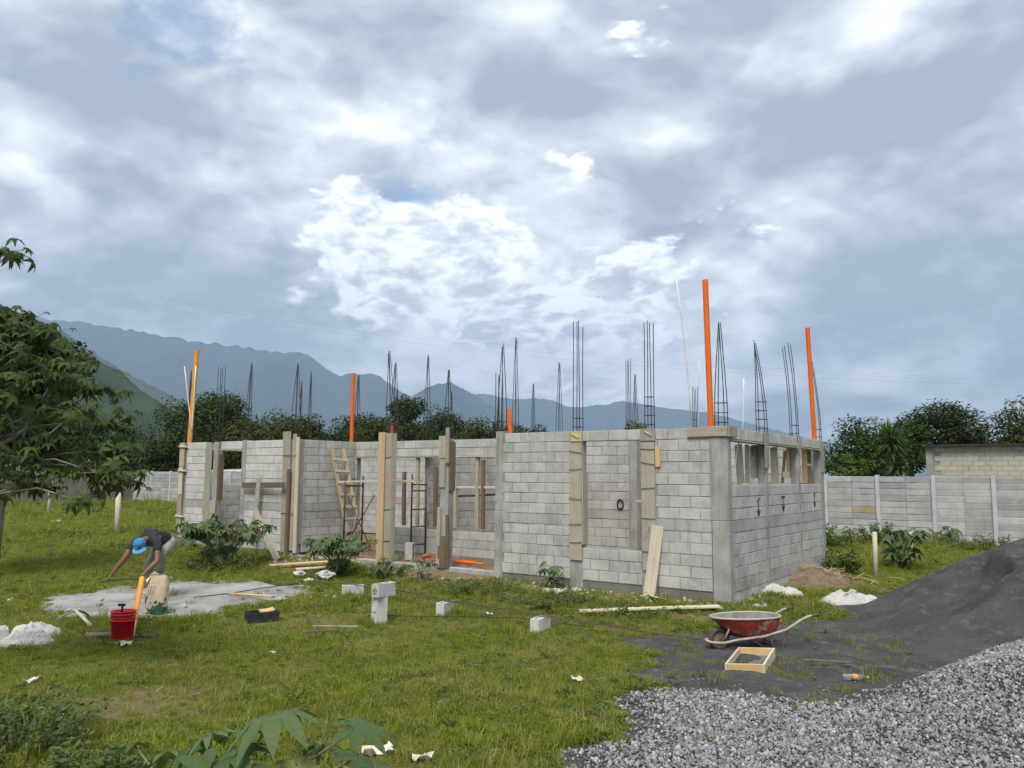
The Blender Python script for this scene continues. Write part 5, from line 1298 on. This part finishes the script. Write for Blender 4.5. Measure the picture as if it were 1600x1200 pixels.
# bottle
bt = empty('plastic_bottle', (3.62, 9.06, gz(3.62, 9.06) + float(h_sand(np.array(3.74), np.array(9.05))) + .038), R(-3)); tag(bt, 'crushed clear drink bottle with orange label and yellow cap', 'bottle')
def lay(prof, name, mat, par, n=14):
    mb = MB(); mb.lathe(prof, n); me = mb.mesh(name, True); o = new_obj(name, me, mat, par, (0, 0, 0), (0, R(90), 0)); return o
gm, T = new_mat('clear_plastic'); T._in(T.b.inputs['Base Color'], (.75, .80, .82, 1)); T.b.inputs['Roughness'].default_value = .12; T.b.inputs['Transmission Weight'].default_value = .75; T.b.inputs['IOR'].default_value = 1.2
lay([(.0, 0), (.030, .004), (.034, .02), (.031, .05), (.034, .09), (.030, .15), (.034, .19), (.018, .24), (.013, .255)], 'body', gm, bt)
lay([(.0352, .10), (.0342, .12), (.0350, .15)], 'label', simple('orange_label', (.85, .22, .05), (.8, .3, .1), 9., .5, 0, 0), bt)
lay([(.0165, .252), (.0165, .275), (.0, .276)], 'cap', simple('yellow_cap', (.80, .62, .03), (.75, .55, .03), 9., .4, 0, 0), bt)
# wheelbarrow
wb = empty('wheelbarrow', (2.74, 10.74, 0.02), R(15)); wb.scale = (.94, .94, .94); tag(wb, 'battered red wheelbarrow with mortar stains parked on the black sand', 'wheelbarrow')
trm, T = new_mat('scuffed_red_paint'); p = pos(T)
c = T.mix(T.smooth(T.noise(p, 9., 7, .65), .3, .7), (.33, .035, .026), (.45, .065, .048))
c = T.mix(T.smooth(T.noise(p, 6., 7, .7), .52, .62), c, (.36, .32, .30)); c = T.mix(T.smooth(T.noise(p, 13., 7, .7), .60, .66), c, (.05, .035, .03))
T._in(T.b.inputs['Base Color'], c); T.b.inputs['Roughness'].default_value = .6; bump(T, T.noise(p, 40, 5, .7), .4, .004)
MUD = simple('dried_mortar_crust', (.34, .315, .275), (.44, .415, .375), 12., .9, 40, .6, .006, dirt=((.20, .18, .15), 9., .60))
def ring(cx, cz, lx, ly, n=28, front=0., skew=0.):
    pts = []
    for k in range(n):
        a = 2 * math.pi * k / n; c_, s_ = math.cos(a), math.sin(a); e = 2.6
        x_ = cx + lx * (abs(c_) ** (2 / e)) * (1 if c_ > 0 else -1); y_ = ly * (abs(s_) ** (2 / e)) * (1 if s_ > 0 else -1)
        if c_ < 0: y_ *= 1 - front * abs(c_)
        pts.append((x_, y_, cz - skew * (x_ - cx)))
    return pts
mb = MB(); n = 28
rings = [ring(.36, .45, .50, .29, front=.35), ring(.37, .44, .475, .27, front=.33), ring(.42, .30, .40, .25, front=.3), ring(.48, .20, .27, .17, front=.2)]
rings_o = [ring(.36, .440, .51, .297, front=.35), ring(.425, .29, .40, .25, front=.3), ring(.475, .175, .29, .185, front=.2)]
def loft(mb, rs, capend=True, flip=False):
    i0 = len(mb.v)
    for r_ in rs: mb.v += r_
    for k in range(len(rs) - 1):
        for j in range(n):
            a, b = i0 + k * n + j, i0 + k * n + (j + 1) % n; mb.f.append((a, b, b + n, a + n)); mb.mi.append(mb.cur)
    if capend: mb.f.append(tuple(i0 + (len(rs) - 1) * n + j for j in range(n))); mb.mi.append(mb.cur)
loft(mb, rings_o); tr_ = mb.build('tray', trm, wb, True)
mb = MB(); loft(mb, rings); mb.build('tray_lining', simple('grey_mortar_lining', (.17, .16, .14), (.27, .255, .23), 9., .9, 40, .5, .006), tr_, True)
mb = MB(); rp = ring(.36, .448, .51, .297, front=.35); mb.tube(rp + rp[:1], .014, 6); mb.build('rim', MUD, tr_, True)
FRM = simple('mortar_caked_tube', (.42, .38, .31), (.30, .26, .21), 14., .8, 40, .4, .004)
for s_ in (-1, 1):
    mb = MB(); mb.tube([(-.20, s_ * .10, .13), (-.05, s_ * .14, .12), (.15, s_ * .17, .16), (.55, s_ * .21, .20), (.85, s_ * .25, .28), (1.08, s_ * .29, .42), (1.18, s_ * .30, .46), (1.32, s_ * .30, .475)], .019, 8); mb.build('handle', FRM, wb, True)
    mb = MB(); mb.tube([(1.22, s_ * .30, .466), (1.335, s_ * .30, .478)], .022, 8); mb.build('grip', simple('black_grip', (.05, .05, .05), (.10, .09, .08), 9., .7, 0, 0), wb, True)
    mb = MB(); mb.tube([(.62, s_ * .21, .21), (.66, s_ * .24, .01), (.80, s_ * .24, .01), (.88, s_ * .24, .28)], .013, 6); mb.build('leg', M['scaff'], wb, True)
    mb = MB(); mb.tube([(.0, s_ * .07, .14), (.05, s_ * .12, .30)], .012, 6); mb.build('strut', FRM, wb, True)
    mb = MB(); mb.tube([(.30, s_ * .18, .18), (.62, s_ * .20, .02)], .008, 6); mb.build('brace', M['scaff'], wb, True)
mb = MB(); mb.tube([(-.20, -.10, .13), (-.22, 0, .13), (-.20, .10, .13)], .019, 8); mb.build('nose_bar', FRM, wb, True)
mb = MB(); mb.tube([(0, .145 * math.cos(a) * 0, 0) for a in (0,)] * 0 + [(.122 * math.cos(a) - .04, 0, .155 + .122 * math.sin(a)) for a in [2 * math.pi * k / 24 for k in range(25)]], .037, 8, cap=False)
tyre = mb.build('tyre', simple('worn_rubber', (.055, .05, .045), (.11, .095, .08), 12., .85, 60, .3, .003), None, True)
wh = empty('wheel', (0, 0, 0), 0, wb); tyre.parent = wh
mb = MB(); mb.lathe([(.0, -.018), (.03, -.022), (.075, -.012), (.085, -.02), (.085, .02), (.075, .012), (.03, .022), (0, .018)], 20); rim = mb.build('rim', simple('rusty_rim', (.17, .11, .07), (.26, .19, .13), 14., .7, 40, .3, .003), wh, True, (-.04, 0, .155), (R(90), 0, 0), )
tube_obj('axle', [(-.04, -.12, .155), (-.04, .12, .155)], .01, M['scaff'], wh)
# bucket
bk = empty('bucket', (-5.2, 11.12, gz(-5.2, 11.12) + .005)); tag(bk, 'red plastic bucket standing on the grass edge of the mortar patch', 'bucket')
RED = simple('red_plastic', (.66, .014, .026), (.58, .012, .022), 5., .35, 20, .05, .001, tint=0, dirt=((.32, .22, .18), 7., .70))
mb = MB(); mb.lathe([(0, 0), (.128, 0), (.133, .006), (.148, .26), (.161, .262), (.161, .275), (.150, .277), (.151, .295), (.161, .297), (.161, .308), (.151, .31), (.153, .335), (.165, .337), (.165, .350), (.153, .352), (.155, .378), (.163, .380), (.163, .388), (.150, .388), (.146, .30), (.125, .012), (0, .012)], 36)
mb.build('body', RED, bk, True)
mb = MB(); mb.tube([(.163 * math.cos(a), .163 * math.sin(a) * 1.0, .285 - .14 * abs(math.sin(a * .5 + .2)) * .0 - .05 * math.sin(a)) for a in [math.pi * (1 + k / 12) for k in range(13)]], .003, 5); mb.build('wire_handle', M['wire'], bk, True)
pipe('drain_pipe', 'yellow orange pipe standing in the red bucket and leaning on the cement bag', 'pipe', gl(-5.10, 11.16, .03), Vector((-5.76, 12.86, .60)), .040, PY)
mb = MB(); mb.tube([(0, 0, 0), (.01, 0, .30)], .014, 8); mb.box((.0, 0, .32), (.09, .03, .035))
tag(mb.build('hammer', simple('black_handle', (.02, .02, .022), (.035, .035, .035), 9., .5, 0, 0), None, False, gl(-5.25, 11.16, .14)), 'black hammer standing head up in the red bucket', 'hammer')
mb = MB(); mb.box((0, 0, .03), (.30, .14, .05)); tag(mb.build('plastic_float', simple('black_float', (.03, .03, .032), (.05, .05, .05), 9., .6, 0, 0), None, False, gl(-4.95, 11.25, .0), (0, 0, .2), .006), 'black plastic float lying right behind the red bucket', 'tool')
# shovel and pickaxe left of the bucket, second shovel on the patch
def shovel(label, p0, ang, L, mat_h, blade_m, tilt=0.):
    t = empty('shovel', p0, ang); tag(t, label, 'shovel')
    board = MB(); board.tube([(.22, 0, .07), (L * .5, 0, .06), (L, 0, .04)], .018, 8); board.build('handle', mat_h, t, True)
    mb = MB(); W_ = .12
    for k in range(7):
        s_ = k / 6
        wv = W_ * (1 - .35 * max(0, 1 - s_ * 2.2) ** 2); x_ = .26 * s_ - .08
        for j in range(5):
            y_ = (j - 2) / 2 * wv; mb.v.append((x_ + .02 * (abs(j - 2) == 2), y_, .055 + .03 * (y_ / W_) ** 2 * -1.5 + .03 * math.sin(s_ * 3)))
    for k in range(6):
        for j in range(4): a = k * 5 + j; mb.f.append((a, a + 1, a + 6, a + 5)); mb.mi.append(0)
    o = mb.build('blade', blade_m, t, True); m_ = o.modifiers.new('solid', 'SOLIDIFY'); m_.thickness = .006
    mb = MB(); mb.tube([(.14, 0, .075), (.26, 0, .072)], [.026, .021], 8); mb.build('socket', blade_m, t, True); return t
GMET = simple('cement_caked_steel', (.36, .36, .35), (.22, .22, .21), 14., .6, 40, .3, .003)
shovel('shovel with wooden handle lying at the right end of the mortar patch', gl(-3.85, 14.0, .03), R(150), 1.35, WN, GMET)
pk = empty('hoe', gl(-6.45, 12.25, .02), R(-38)); tag(pk, 'mortar hoe with curved blade and caked handle lying left of the bucket', 'hoe')
mb = MB()
for k in range(9):
    s_ = (k - 4) / 4
    for j, w_ in enumerate((-.05, 0, .05)): mb.v.append((w_ * .5 - .10 * s_ * s_ + .02, s_ * .24, .19 - .12 * s_ * s_ + w_ * .25))
for k in range(8):
    for j in range(2): a = k * 3 + j; mb.f.append((a, a + 1, a + 4, a + 3)); mb.mi.append(0)
o = mb.build('blade', simple('pale_steel', (.50, .49, .46), (.36, .35, .33), 9., .5, 0, 0), pk, True); o.modifiers.new('solid', 'SOLIDIFY').thickness = .012
mb = MB(); mb.tube([(-.02, 0, .19), (.3, -.02, .12), (.62, -.05, .05)], [.028, .024, .024], 8); mb.build('handle', M['wood_pale'], pk, True)
mb = MB(); mb.tube([(0, 0, .05), (.14, .04, .06), (.30, .07, .05)], [.05, .03, .04], 7); mb.tube([(.30, .07, .05), (.42, .10, .06)], [.06, .05], 8)
tag(mb.build('rolled_cloth', simple('caked_cloth', (.34, .30, .22), (.24, .22, .17), 12., .9, 30, .5, .01), None, True, gl(-5.72, 11.18, .0)), 'dirty rolled cloth lying between the hoe handle and bucket', 'cloth')
# black tray with orange inside
bb_ = empty('mixing_tray', gl(-3.76, 12.52, 0), R(30)); tag(bb_, 'black open tray with orange wood inside lying on the grass', 'tray')
BK = simple('black_tray', (.018, .018, .02), (.035, .033, .032), 9., .6, 30, .2, .002)
for a, b in (((-.22, -.14), (.22, -.14)), ((.22, -.14), (.22, .14)), ((.22, .14), (-.22, .14)), ((-.22, .14), (-.22, -.14))):
    p, q = Vector((*a, .075)), Vector((*b, .075)); d = (q - p).normalized(); board_obj('side', p, q, .15, .014, BK, bb_, (d.y, -d.x, 0), .002)
mb = MB(); mb.box((0, 0, .012), (.43, .27, .012)); mb.build('base', BK, bb_)
board_obj('wood_scrap', (-.02, .05, .14), (.20, .10, .15), .10, .03, WN, bb_, (0, -.3, 1))
# cement bag
bg_ = empty('cement_bag', gl(-5.62, 13.1, .03), R(-20)); tag(bg_, 'half empty tan paper cement bag with green print standing on the patch', 'cement bag')
bgm, T = new_mat('printed_paper_bag'); p = obc(T); sx = T.add('ShaderNodeSeparateXYZ'); T.link(p, sx.inputs[0])
c = T.mix(T.smooth(T.noise(p, 7., 6, .65), .35, .7), (.62, .52, .36), (.50, .40, .26))
zz, xx = sx.outputs[2], sx.outputs[0]
grn = T.math('MULTIPLY', T.smooth(T.math('ADD', zz, T.math('MULTIPLY', T.math('SUBTRACT', T.noise(p, 9., 5, .6), .5), .25)), .26, .24), T.smooth(T.noise(p, 6., 5, .6), .47, .50))
c = T.mix(grn, c, (.035, .10, .06))
prn = T.math('MULTIPLY', T.math('MULTIPLY', T.math('GREATER_THAN', zz, .29), T.math('LESS_THAN', zz, .42)), T.math('MULTIPLY', T.math('LESS_THAN', T.math('ABSOLUTE', T.math('ADD', xx, .03)), .07), T.math('GREATER_THAN', T.math('FRACT', T.math('MULTIPLY', xx, 24.)), .55)))
c = T.mix(T.math('MULTIPLY', prn, .8), c, (.05, .06, .045)); c = T.mix(T.smooth(T.noise(p, 11., 6, .7), .62, .68), c, (.50, .49, .46))
T._in(T.b.inputs['Base Color'], c); T.b.inputs['Roughness'].default_value = .85; bump(T, T.noise(p, 14., 5, .6), .5, .02)
mb = MB(); n = 26; rs = []
for k in range(15):
    t_ = k / 14; z_ = .58 * t_; w_ = .175 * (1 + .10 * math.sin(t_ * 3)) ; d_ = .105 * (1 - .55 * t_ ** 2)
    rs.append([((w_ + .014 * mnoise.noise(Vector((j * .7, k * .6, 1)))) * (abs(math.cos(6.283 * j / n)) ** .6) * (1 if math.cos(6.283 * j / n) > 0 else -1) + .03 * t_, (d_ + .03 * mnoise.noise(Vector((j * .5, k * .45, 5)))) * (abs(math.sin(6.283 * j / n)) ** .7) * (1 if math.sin(6.283 * j / n) > 0 else -1), z_ + .02 * mnoise.noise(Vector((j * .6, 3, 2))) * t_) for j in range(n)])
loft(mb, rs, False); mb.build('bag_body', bgm, bg_, True)
mb = MB()
pts = [(-.16, -.02, .54), (-.10, -.05, .60), (-.04, -.03, .645), (.02, .0, .60), (.0, .02, .5), (-.12, .0, .46)]
mb.poly(pts); mb.poly([(-.16, -.025, .54), (-.19, -.05, .50), (-.12, -.09, .47), (-.08, -.06, .56)])
o = mb.build('torn_flap', M['paper'], bg_); o.modifiers.new('solid', 'SOLIDIFY').thickness = .004
stb = hollow_block('concrete_block', 'concrete block standing on end behind the cement bag under a foot', gl(-6.12, 14.42), R(-38), True, mat=M['block'])
# stakes
def stake(label, x, y, h, r, mat, lean=(.03, .02)):
    mb = MB(); mb.tube([(0, 0, -.2), (lean[0] * .5, 0, h * .5), (lean[0], lean[1], h)], [r, r * .95, r * .9], 7); return tag(mb.build('wooden_stake', mat, None, True, gl(x, y)), label, 'stake')
stake('wooden stake standing in the left field under the tree branch', -12.56, 26.1, 1.55, .09, M['wood_pale'], (-.05, 0))
stake('wooden stake standing beside the castor plant at right', 8.08, 18.2, .98, .055, M['wood_pale'])
stake('small wooden stake near the foot of the right fence', *xy(-.55, 13.4), .55, .06, M['wood_pale'])
stake('thin pale pole standing before the old wall at far left', -20.2, 35.6, 2.2, .06, CW)
# scraps
def scrap(label, x, y, s_, mat, seed, name='paper_scrap', cat='litter', flat=.35):
    rd = random.Random(seed); bm = bmesh.new(); bmesh.ops.create_grid(bm, x_segments=5, y_segments=4, size=.5)
    for v in bm.verts: v.co = Vector((v.co.x * s_ * (1 + rd.uniform(-.2, .2)), v.co.y * s_ * .6 * (1 + rd.uniform(-.3, .3)), s_ * flat * mnoise.noise(Vector((v.co.x * 3, v.co.y * 3, seed))) + s_ * flat * .5 + .03))
    ex = bmesh.ops.extrude_face_region(bm, geom=bm.faces[:])
    for g_ in ex['geom']:
        if isinstance(g_, bmesh.types.BMVert): g_.co.z -= .006
    me = bpy.data.meshes.new(name); bm.to_mesh(me); bm.free()
    return tag(new_obj(name, me, mat, None, gl(x, y), (rd.uniform(-.2, .2), 0, rd.uniform(0, 6.28))), label, cat)
PA, SK, SW = M['paper'], M['sack'], M['stone_white']
scrap('crumpled tan paper scrap at the bottom edge right of the castor leaves', -1.05, 6.75, .22, PA, 1); scrap('smaller tan scrap beside it at the bottom edge', -.68, 6.6, .14, PA, 2)
scrap('white paper scrap above the bottom left bush', -5.05, 8.85, .17, SK, 3); scrap('tan paper scrap in the grass below the red bucket', -4.98, 10.7, .22, PA, 4); scrap('white scrap in the open grass left of the gravel', .75, 9.1, .13, PA, 5)
scrap('white cap sized scrap in the lawn below the black tray', -2.95, 10.3, .08, SK, 6); 
scrap('white litter below the front window', *xy(3.0, -.75), .45, SK, 11, flat=.15); scrap('white rubble sheet under the right part of the front wall', *xy(1.15, -.45), .5, SK, 12, flat=.12)
scrap('white bottle piece between two low blocks', -.35, 13.1, .14, SK, 13); scrap('white scrap lying in the far left field', -17.5, 31.5, .4, SK, 14)
for i, (x_, y_, s_, lab) in enumerate(((3.52, 8.40, .12, 'round white stone lying at the edge of the gravel'), (3.4, 13.35, .10, 'pale rubble lump near the house corner'), (4.05, 13.55, .13, 'pale rubble lump at the foot of the side wall'), (4.3, 13.9, .10, 'smaller rubble lump at the foot of the side wall'), (-3.75, 16.55, .34, 'large pale rock under the porch bush'), (-4.35, 16.9, .22, 'smaller pale rock left of the porch bush'), (-4.0, 16.3, .16, 'little pale rock before the porch bush'))):
    bm = bmesh.new(); bmesh.ops.create_icosphere(bm, subdivisions=3, radius=.5)
    for v in bm.verts: v.co *= 1 + .55 * mnoise.fractal(v.co * 2.6 + Vector((i * 5., 0, 0)), .8, 2., 4); v.co.z *= .62
    me = bpy.data.meshes.new('rock'); bm.to_mesh(me); bm.free(); me.materials.append(SW); o = new_obj('rock', me, None, None, gl(x_, y_, s_ * .25), (0, 0, i * 1.3), (s_, s_, s_)); tag(o, lab, 'rock')
mb = MB(); mb.tube([(.075 * math.cos(a), 0, .10 * math.sin(a)) for a in [2 * math.pi * k / 18 for k in range(19)]], .015, 6, cap=False)
tag(mb.build('coil', simple('black_hose', (.015, .015, .016), (.03, .03, .03), 9., .5, 0, 0), None, True, hw(3.42, 2.575, 1.63), (0, 0, -PH)), 'small black coil hanging on the inner wall behind the front window', 'coil')
plank('stick', 'dark stick lying in the lawn below the black tray', 'stick', gl(-2.9, 11.55, .05), gl(-2.45, 11.75, .05), .03, .02, WD); plank('stick', 'pale stick lying in the lawn right of the black tray', 'stick', gl(-2.85, 11.95, .05), gl(-2.2, 11.95, .06), .025, .02, WG)
plank('stick', 'thin stick lying on the black sand beside the sieve', 'stick', gl(3.5, 9.9, .09), gl(4.0, 9.75, .09), .02, .02, WD)
# overhead wires
for i, (yy, dz) in enumerate(((118, 0.), (120, 1.1), (121, 1.7))):
    pts = []
    for k in range(25):
        t_ = k / 24; q = pix(250 + 1450 * t_, 486 + 113 * t_ + 26 * math.sin(math.pi * t_) - dz * 8 * (1 - t_ * .3) , 62 + i * .6); pts.append(q)
    rodthing('overhead_wire', ['lowest overhead power wire crossing the sky behind the house', 'middle overhead power wire crossing the sky behind the house', 'highest overhead power wire crossing the sky behind the house'][i], 'wire', pts, .003, M['wire'])

# ------------------------------------------------------------------ the man bending over the bar
def skin_obj(name, chains, mat, parent, root=0, sub=2):
    V, E, Rr, key = [], [], [], {}
    def vid(p, r):
        k = tuple(round(q, 4) for q in p)
        if k not in key: key[k] = len(V); V.append(p); Rr.append(r if isinstance(r, tuple) else (r, r))
        return key[k]
    for ch in chains:
        ids = [vid(p, r) for p, r in ch]; E.extend(zip(ids[:-1], ids[1:]))
    me = bpy.data.meshes.new(name); me.from_pydata(V, E, []); o = new_obj(name, me, mat, parent)
    md = o.modifiers.new('skin', 'SKIN'); md.use_smooth_shade = True
    if not me.skin_vertices: me.skin_vertices.new() if hasattr(me.skin_vertices, 'new') else None
    for i, r in enumerate(Rr): me.skin_vertices[0].data[i].radius = r
    me.skin_vertices[0].data[root].use_root = True
    ss = o.modifiers.new('sub', 'SUBSURF'); ss.levels = sub; ss.render_levels = sub
    return o
MX, MY, MZ = -6.25, 14.3, gz(-6.25, 14.3)
def mp(x, y, z): return (x - MX, y - MY, z - MZ)
skm = simple('brown_skin', (.20, .095, .055), (.17, .08, .045), 9., .5, 0, 0, tint=0)
shirt = simple('navy_shirt', (.018, .021, .030), (.034, .037, .048), 8., .85, 22, .9, .03, tint=0); trous = simple('grey_trousers', (.32, .30, .25), (.22, .205, .17), 6., .9, 20, .9, .03, tint=0)
pel = mp(-6.12, 14.52, 1.06); chest = mp(-6.23, 14.20, 1.14); neck = mp(-6.27, 14.0, 1.09); hd0 = mp(-6.28, 13.93, 1.07); hd1 = mp(-6.28, 13.84, 1.00)
spn = mp(-6.17, 14.37, 1.12)
sR, eR, wR = mp(-6.45, 14.06, 1.05), mp(-6.56, 13.92, .78), mp(-6.71, 13.86, .55); sL, eL, wL = mp(-6.03, 13.98, 1.05), mp(-5.95, 13.82, .77), mp(-6.05, 13.62, .60)
hR, kR, aR = mp(-6.02, 14.55, 1.00), mp(-6.03, 14.16, .86), mp(-6.10, 14.38, .52); hL, kL, aL = mp(-6.22, 14.57, 1.00), mp(-6.36, 14.42, .58), mp(-6.36, 14.60, .13)
def lerp(a, b, t): return tuple(p + (q - p) * t for p, q in zip(a, b))
def hand(w, d, side):
    """five fingers rooted in the palm, curled round a bar"""
    w, d = Vector(w), Vector(d).normalized(); s_ = d.cross(Vector((0, 0, 1))).normalized() * side; dn = Vector((0, 0, -1)); palm = w + d * .06; ch = [[(tuple(w), .027), (tuple(palm), (.040, .018))]]
    for k, (o_, L) in enumerate(((-.030, .070), (-.010, .080), (.011, .075), (.031, .060))):
        b = palm + d * .025 + s_ * o_; m_ = b + d * L * .45 + dn * .012; e = m_ + d * L * .15 + dn * L * .45
        ch.append([(tuple(palm), (.040, .018)), (tuple(b), .0095), (tuple(m_), .009), (tuple(e), .008)])
    b = w + d * .03 - s_ * .035; ch.append([(tuple(w), .027), (tuple(b), .012), (tuple(b + d * .03 - s_ * .02 + dn * .02), .010), (tuple(b + d * .06 - s_ * .01 + dn * .035), .008)])
    return ch
chains = [[(pel, .09), (spn, .088), (chest, .095), (neck, .058), (hd0, .075), (hd1, (.082, .095))],
          [(chest, .095), (sR, .062), (lerp(sR, eR, .5), .056), (eR, .047), (lerp(eR, wR, .35), .049), (wR, .031)], [(chest, .095), (sL, .062), (lerp(sL, eL, .5), .056), (eL, .047), (lerp(eL, wL, .35), .049), (wL, .031)],
          [(pel, .09), (hR, .095), (lerp(hR, kR, .5), .082), (kR, .062), (lerp(kR, aR, .35), .058), (aR, .042), (mp(-6.16, 14.22, .475), (.04, .028))], [(pel, .09), (hL, .095), (lerp(hL, kL, .5), .082), (kL, .062), (lerp(kL, aL, .35), .058), (aL, .042), (mp(-6.40, 14.42, .09), (.04, .028))]]
chains += hand(wR, Vector(wR) - Vector(eR), 1) + hand(wL, Vector(wL) - Vector(eL), -1)
man = skin_obj('person', chains, skm, None); man.location = (MX, MY, MZ)
tag(man, 'man in blue cap and dark shirt bending over a bar behind the cement bag', 'person')
ch2 = lerp(chest, neck, .35); ch0 = lerp(chest, spn, .25)
skin_obj('shirt', [[(lerp(pel, spn, -.1), .136), (spn, .142), (ch0, .146), (chest, .146), (ch2, .125), (lerp(chest, neck, .8), .085)], [(ch0, .146), (lerp(ch0, sR, .65), .100), (sR, .082), (lerp(sR, eR, .55), .070)], [(ch2, .125), (lerp(ch2, sL, .6), .095), (sL, .082), (lerp(sL, eL, .55), .070)]], shirt, man, 1)
skin_obj('trousers', [[(lerp(pel, spn, .25), .128), (pel, .136)], [(pel, .136), (hR, .112), (lerp(hR, kR, .5), .098), (kR, .084), (lerp(kR, aR, .5), .078), (lerp(aR, kR, .04), .068)], [(pel, .136), (hL, .112), (lerp(hL, kL, .5), .098), (kL, .084), (lerp(kL, aL, .5), .078), (lerp(aL, kL, .04), .068)]], trous, man, 1)
SH = simple('worn_shoe', (.40, .37, .32), (.25, .23, .20), 9., .8, 0, 0)
for a, tip in ((aR, mp(-6.18, 14.18, .475)), (aL, mp(-6.42, 14.38, .075))):
    b = (a[0], a[1], tip[2] + .01); skin_obj('shoe', [[(lerp(b, tip, -.35), .042), (lerp(b, tip, .3), (.048, .042)), (lerp(b, tip, .8), (.05, .034)), (tip, (.042, .026))]], SH, man, 1)
# cap: crown over the skull plus peak, looking down
capm = simple('blue_cap', (.05, .22, .46), (.035, .17, .38), 8., .8, 0, 0, tint=0)
mb = MB(); mb.lathe([(.099, -.02), (.101, .01), (.097, .045), (.083, .078), (.055, .098), (.02, .107), (0, .108)], 20)
fwd = Vector((-.12, -.62, -.77)).normalized(); upv = Vector((-.18, -.78, .62)); upv = (upv - fwd * upv.dot(fwd)).normalized(); sd = upv.cross(fwd)
capo = mb.build('cap', capm, man, True); hc = (Vector(hd0) + Vector(hd1)) / 2 + upv * .012 + fwd * .01
capo.matrix_local = Matrix(((fwd.x, -sd.x, upv.x, hc.x), (fwd.y, -sd.y, upv.y, hc.y), (fwd.z, -sd.z, upv.z, hc.z), (0, 0, 0, 1)))
mb = MB()
for k in range(5):
    for j in range(9):
        a = (j - 4) / 4 * 1.15; r = .096 + .08 * k / 4 * math.cos(a * .75); mb.v.append((r * math.cos(a), r * math.sin(a), -.012 - .03 * (k / 4) ** 1.5 - .02 * (abs(a) ** 2) * k / 4))
for k in range(4):
    for j in range(8): a = k * 9 + j; mb.f.append((a, a + 1, a + 10, a + 9)); mb.mi.append(0)
o = mb.build('peak', simple('light_blue_peak', (.12, .38, .66), (.10, .33, .60), 8., .8, 0, 0, tint=0), capo, True); o.modifiers.new('solid', 'SOLIDIFY').thickness = .005
mb = MB(); mb.box((.098, 0, .035), (.008, .03, .018)); mb.build('badge', simple('pale_badge', (.5, .5, .3), (.4, .4, .3), 9., .7, 0, 0), capo)
hR_end = Vector(wR) + (Vector(wR) - Vector(eR)).normalized() * .11 + Vector((MX, MY, MZ)); hL_end = Vector(wL) + (Vector(wL) - Vector(eL)).normalized() * .11 + Vector((MX, MY, MZ))
dd = (hL_end - hR_end).normalized()
rodthing('steel_bar', 'dark steel bar held in both hands by the bending man', 'steel bar', [hR_end - dd * .16 + Vector((0, 0, -.05)), hR_end - Vector((0, 0, .02)), hL_end - Vector((0, 0, .02)), hL_end + dd * .05], .012, M['rebar'])
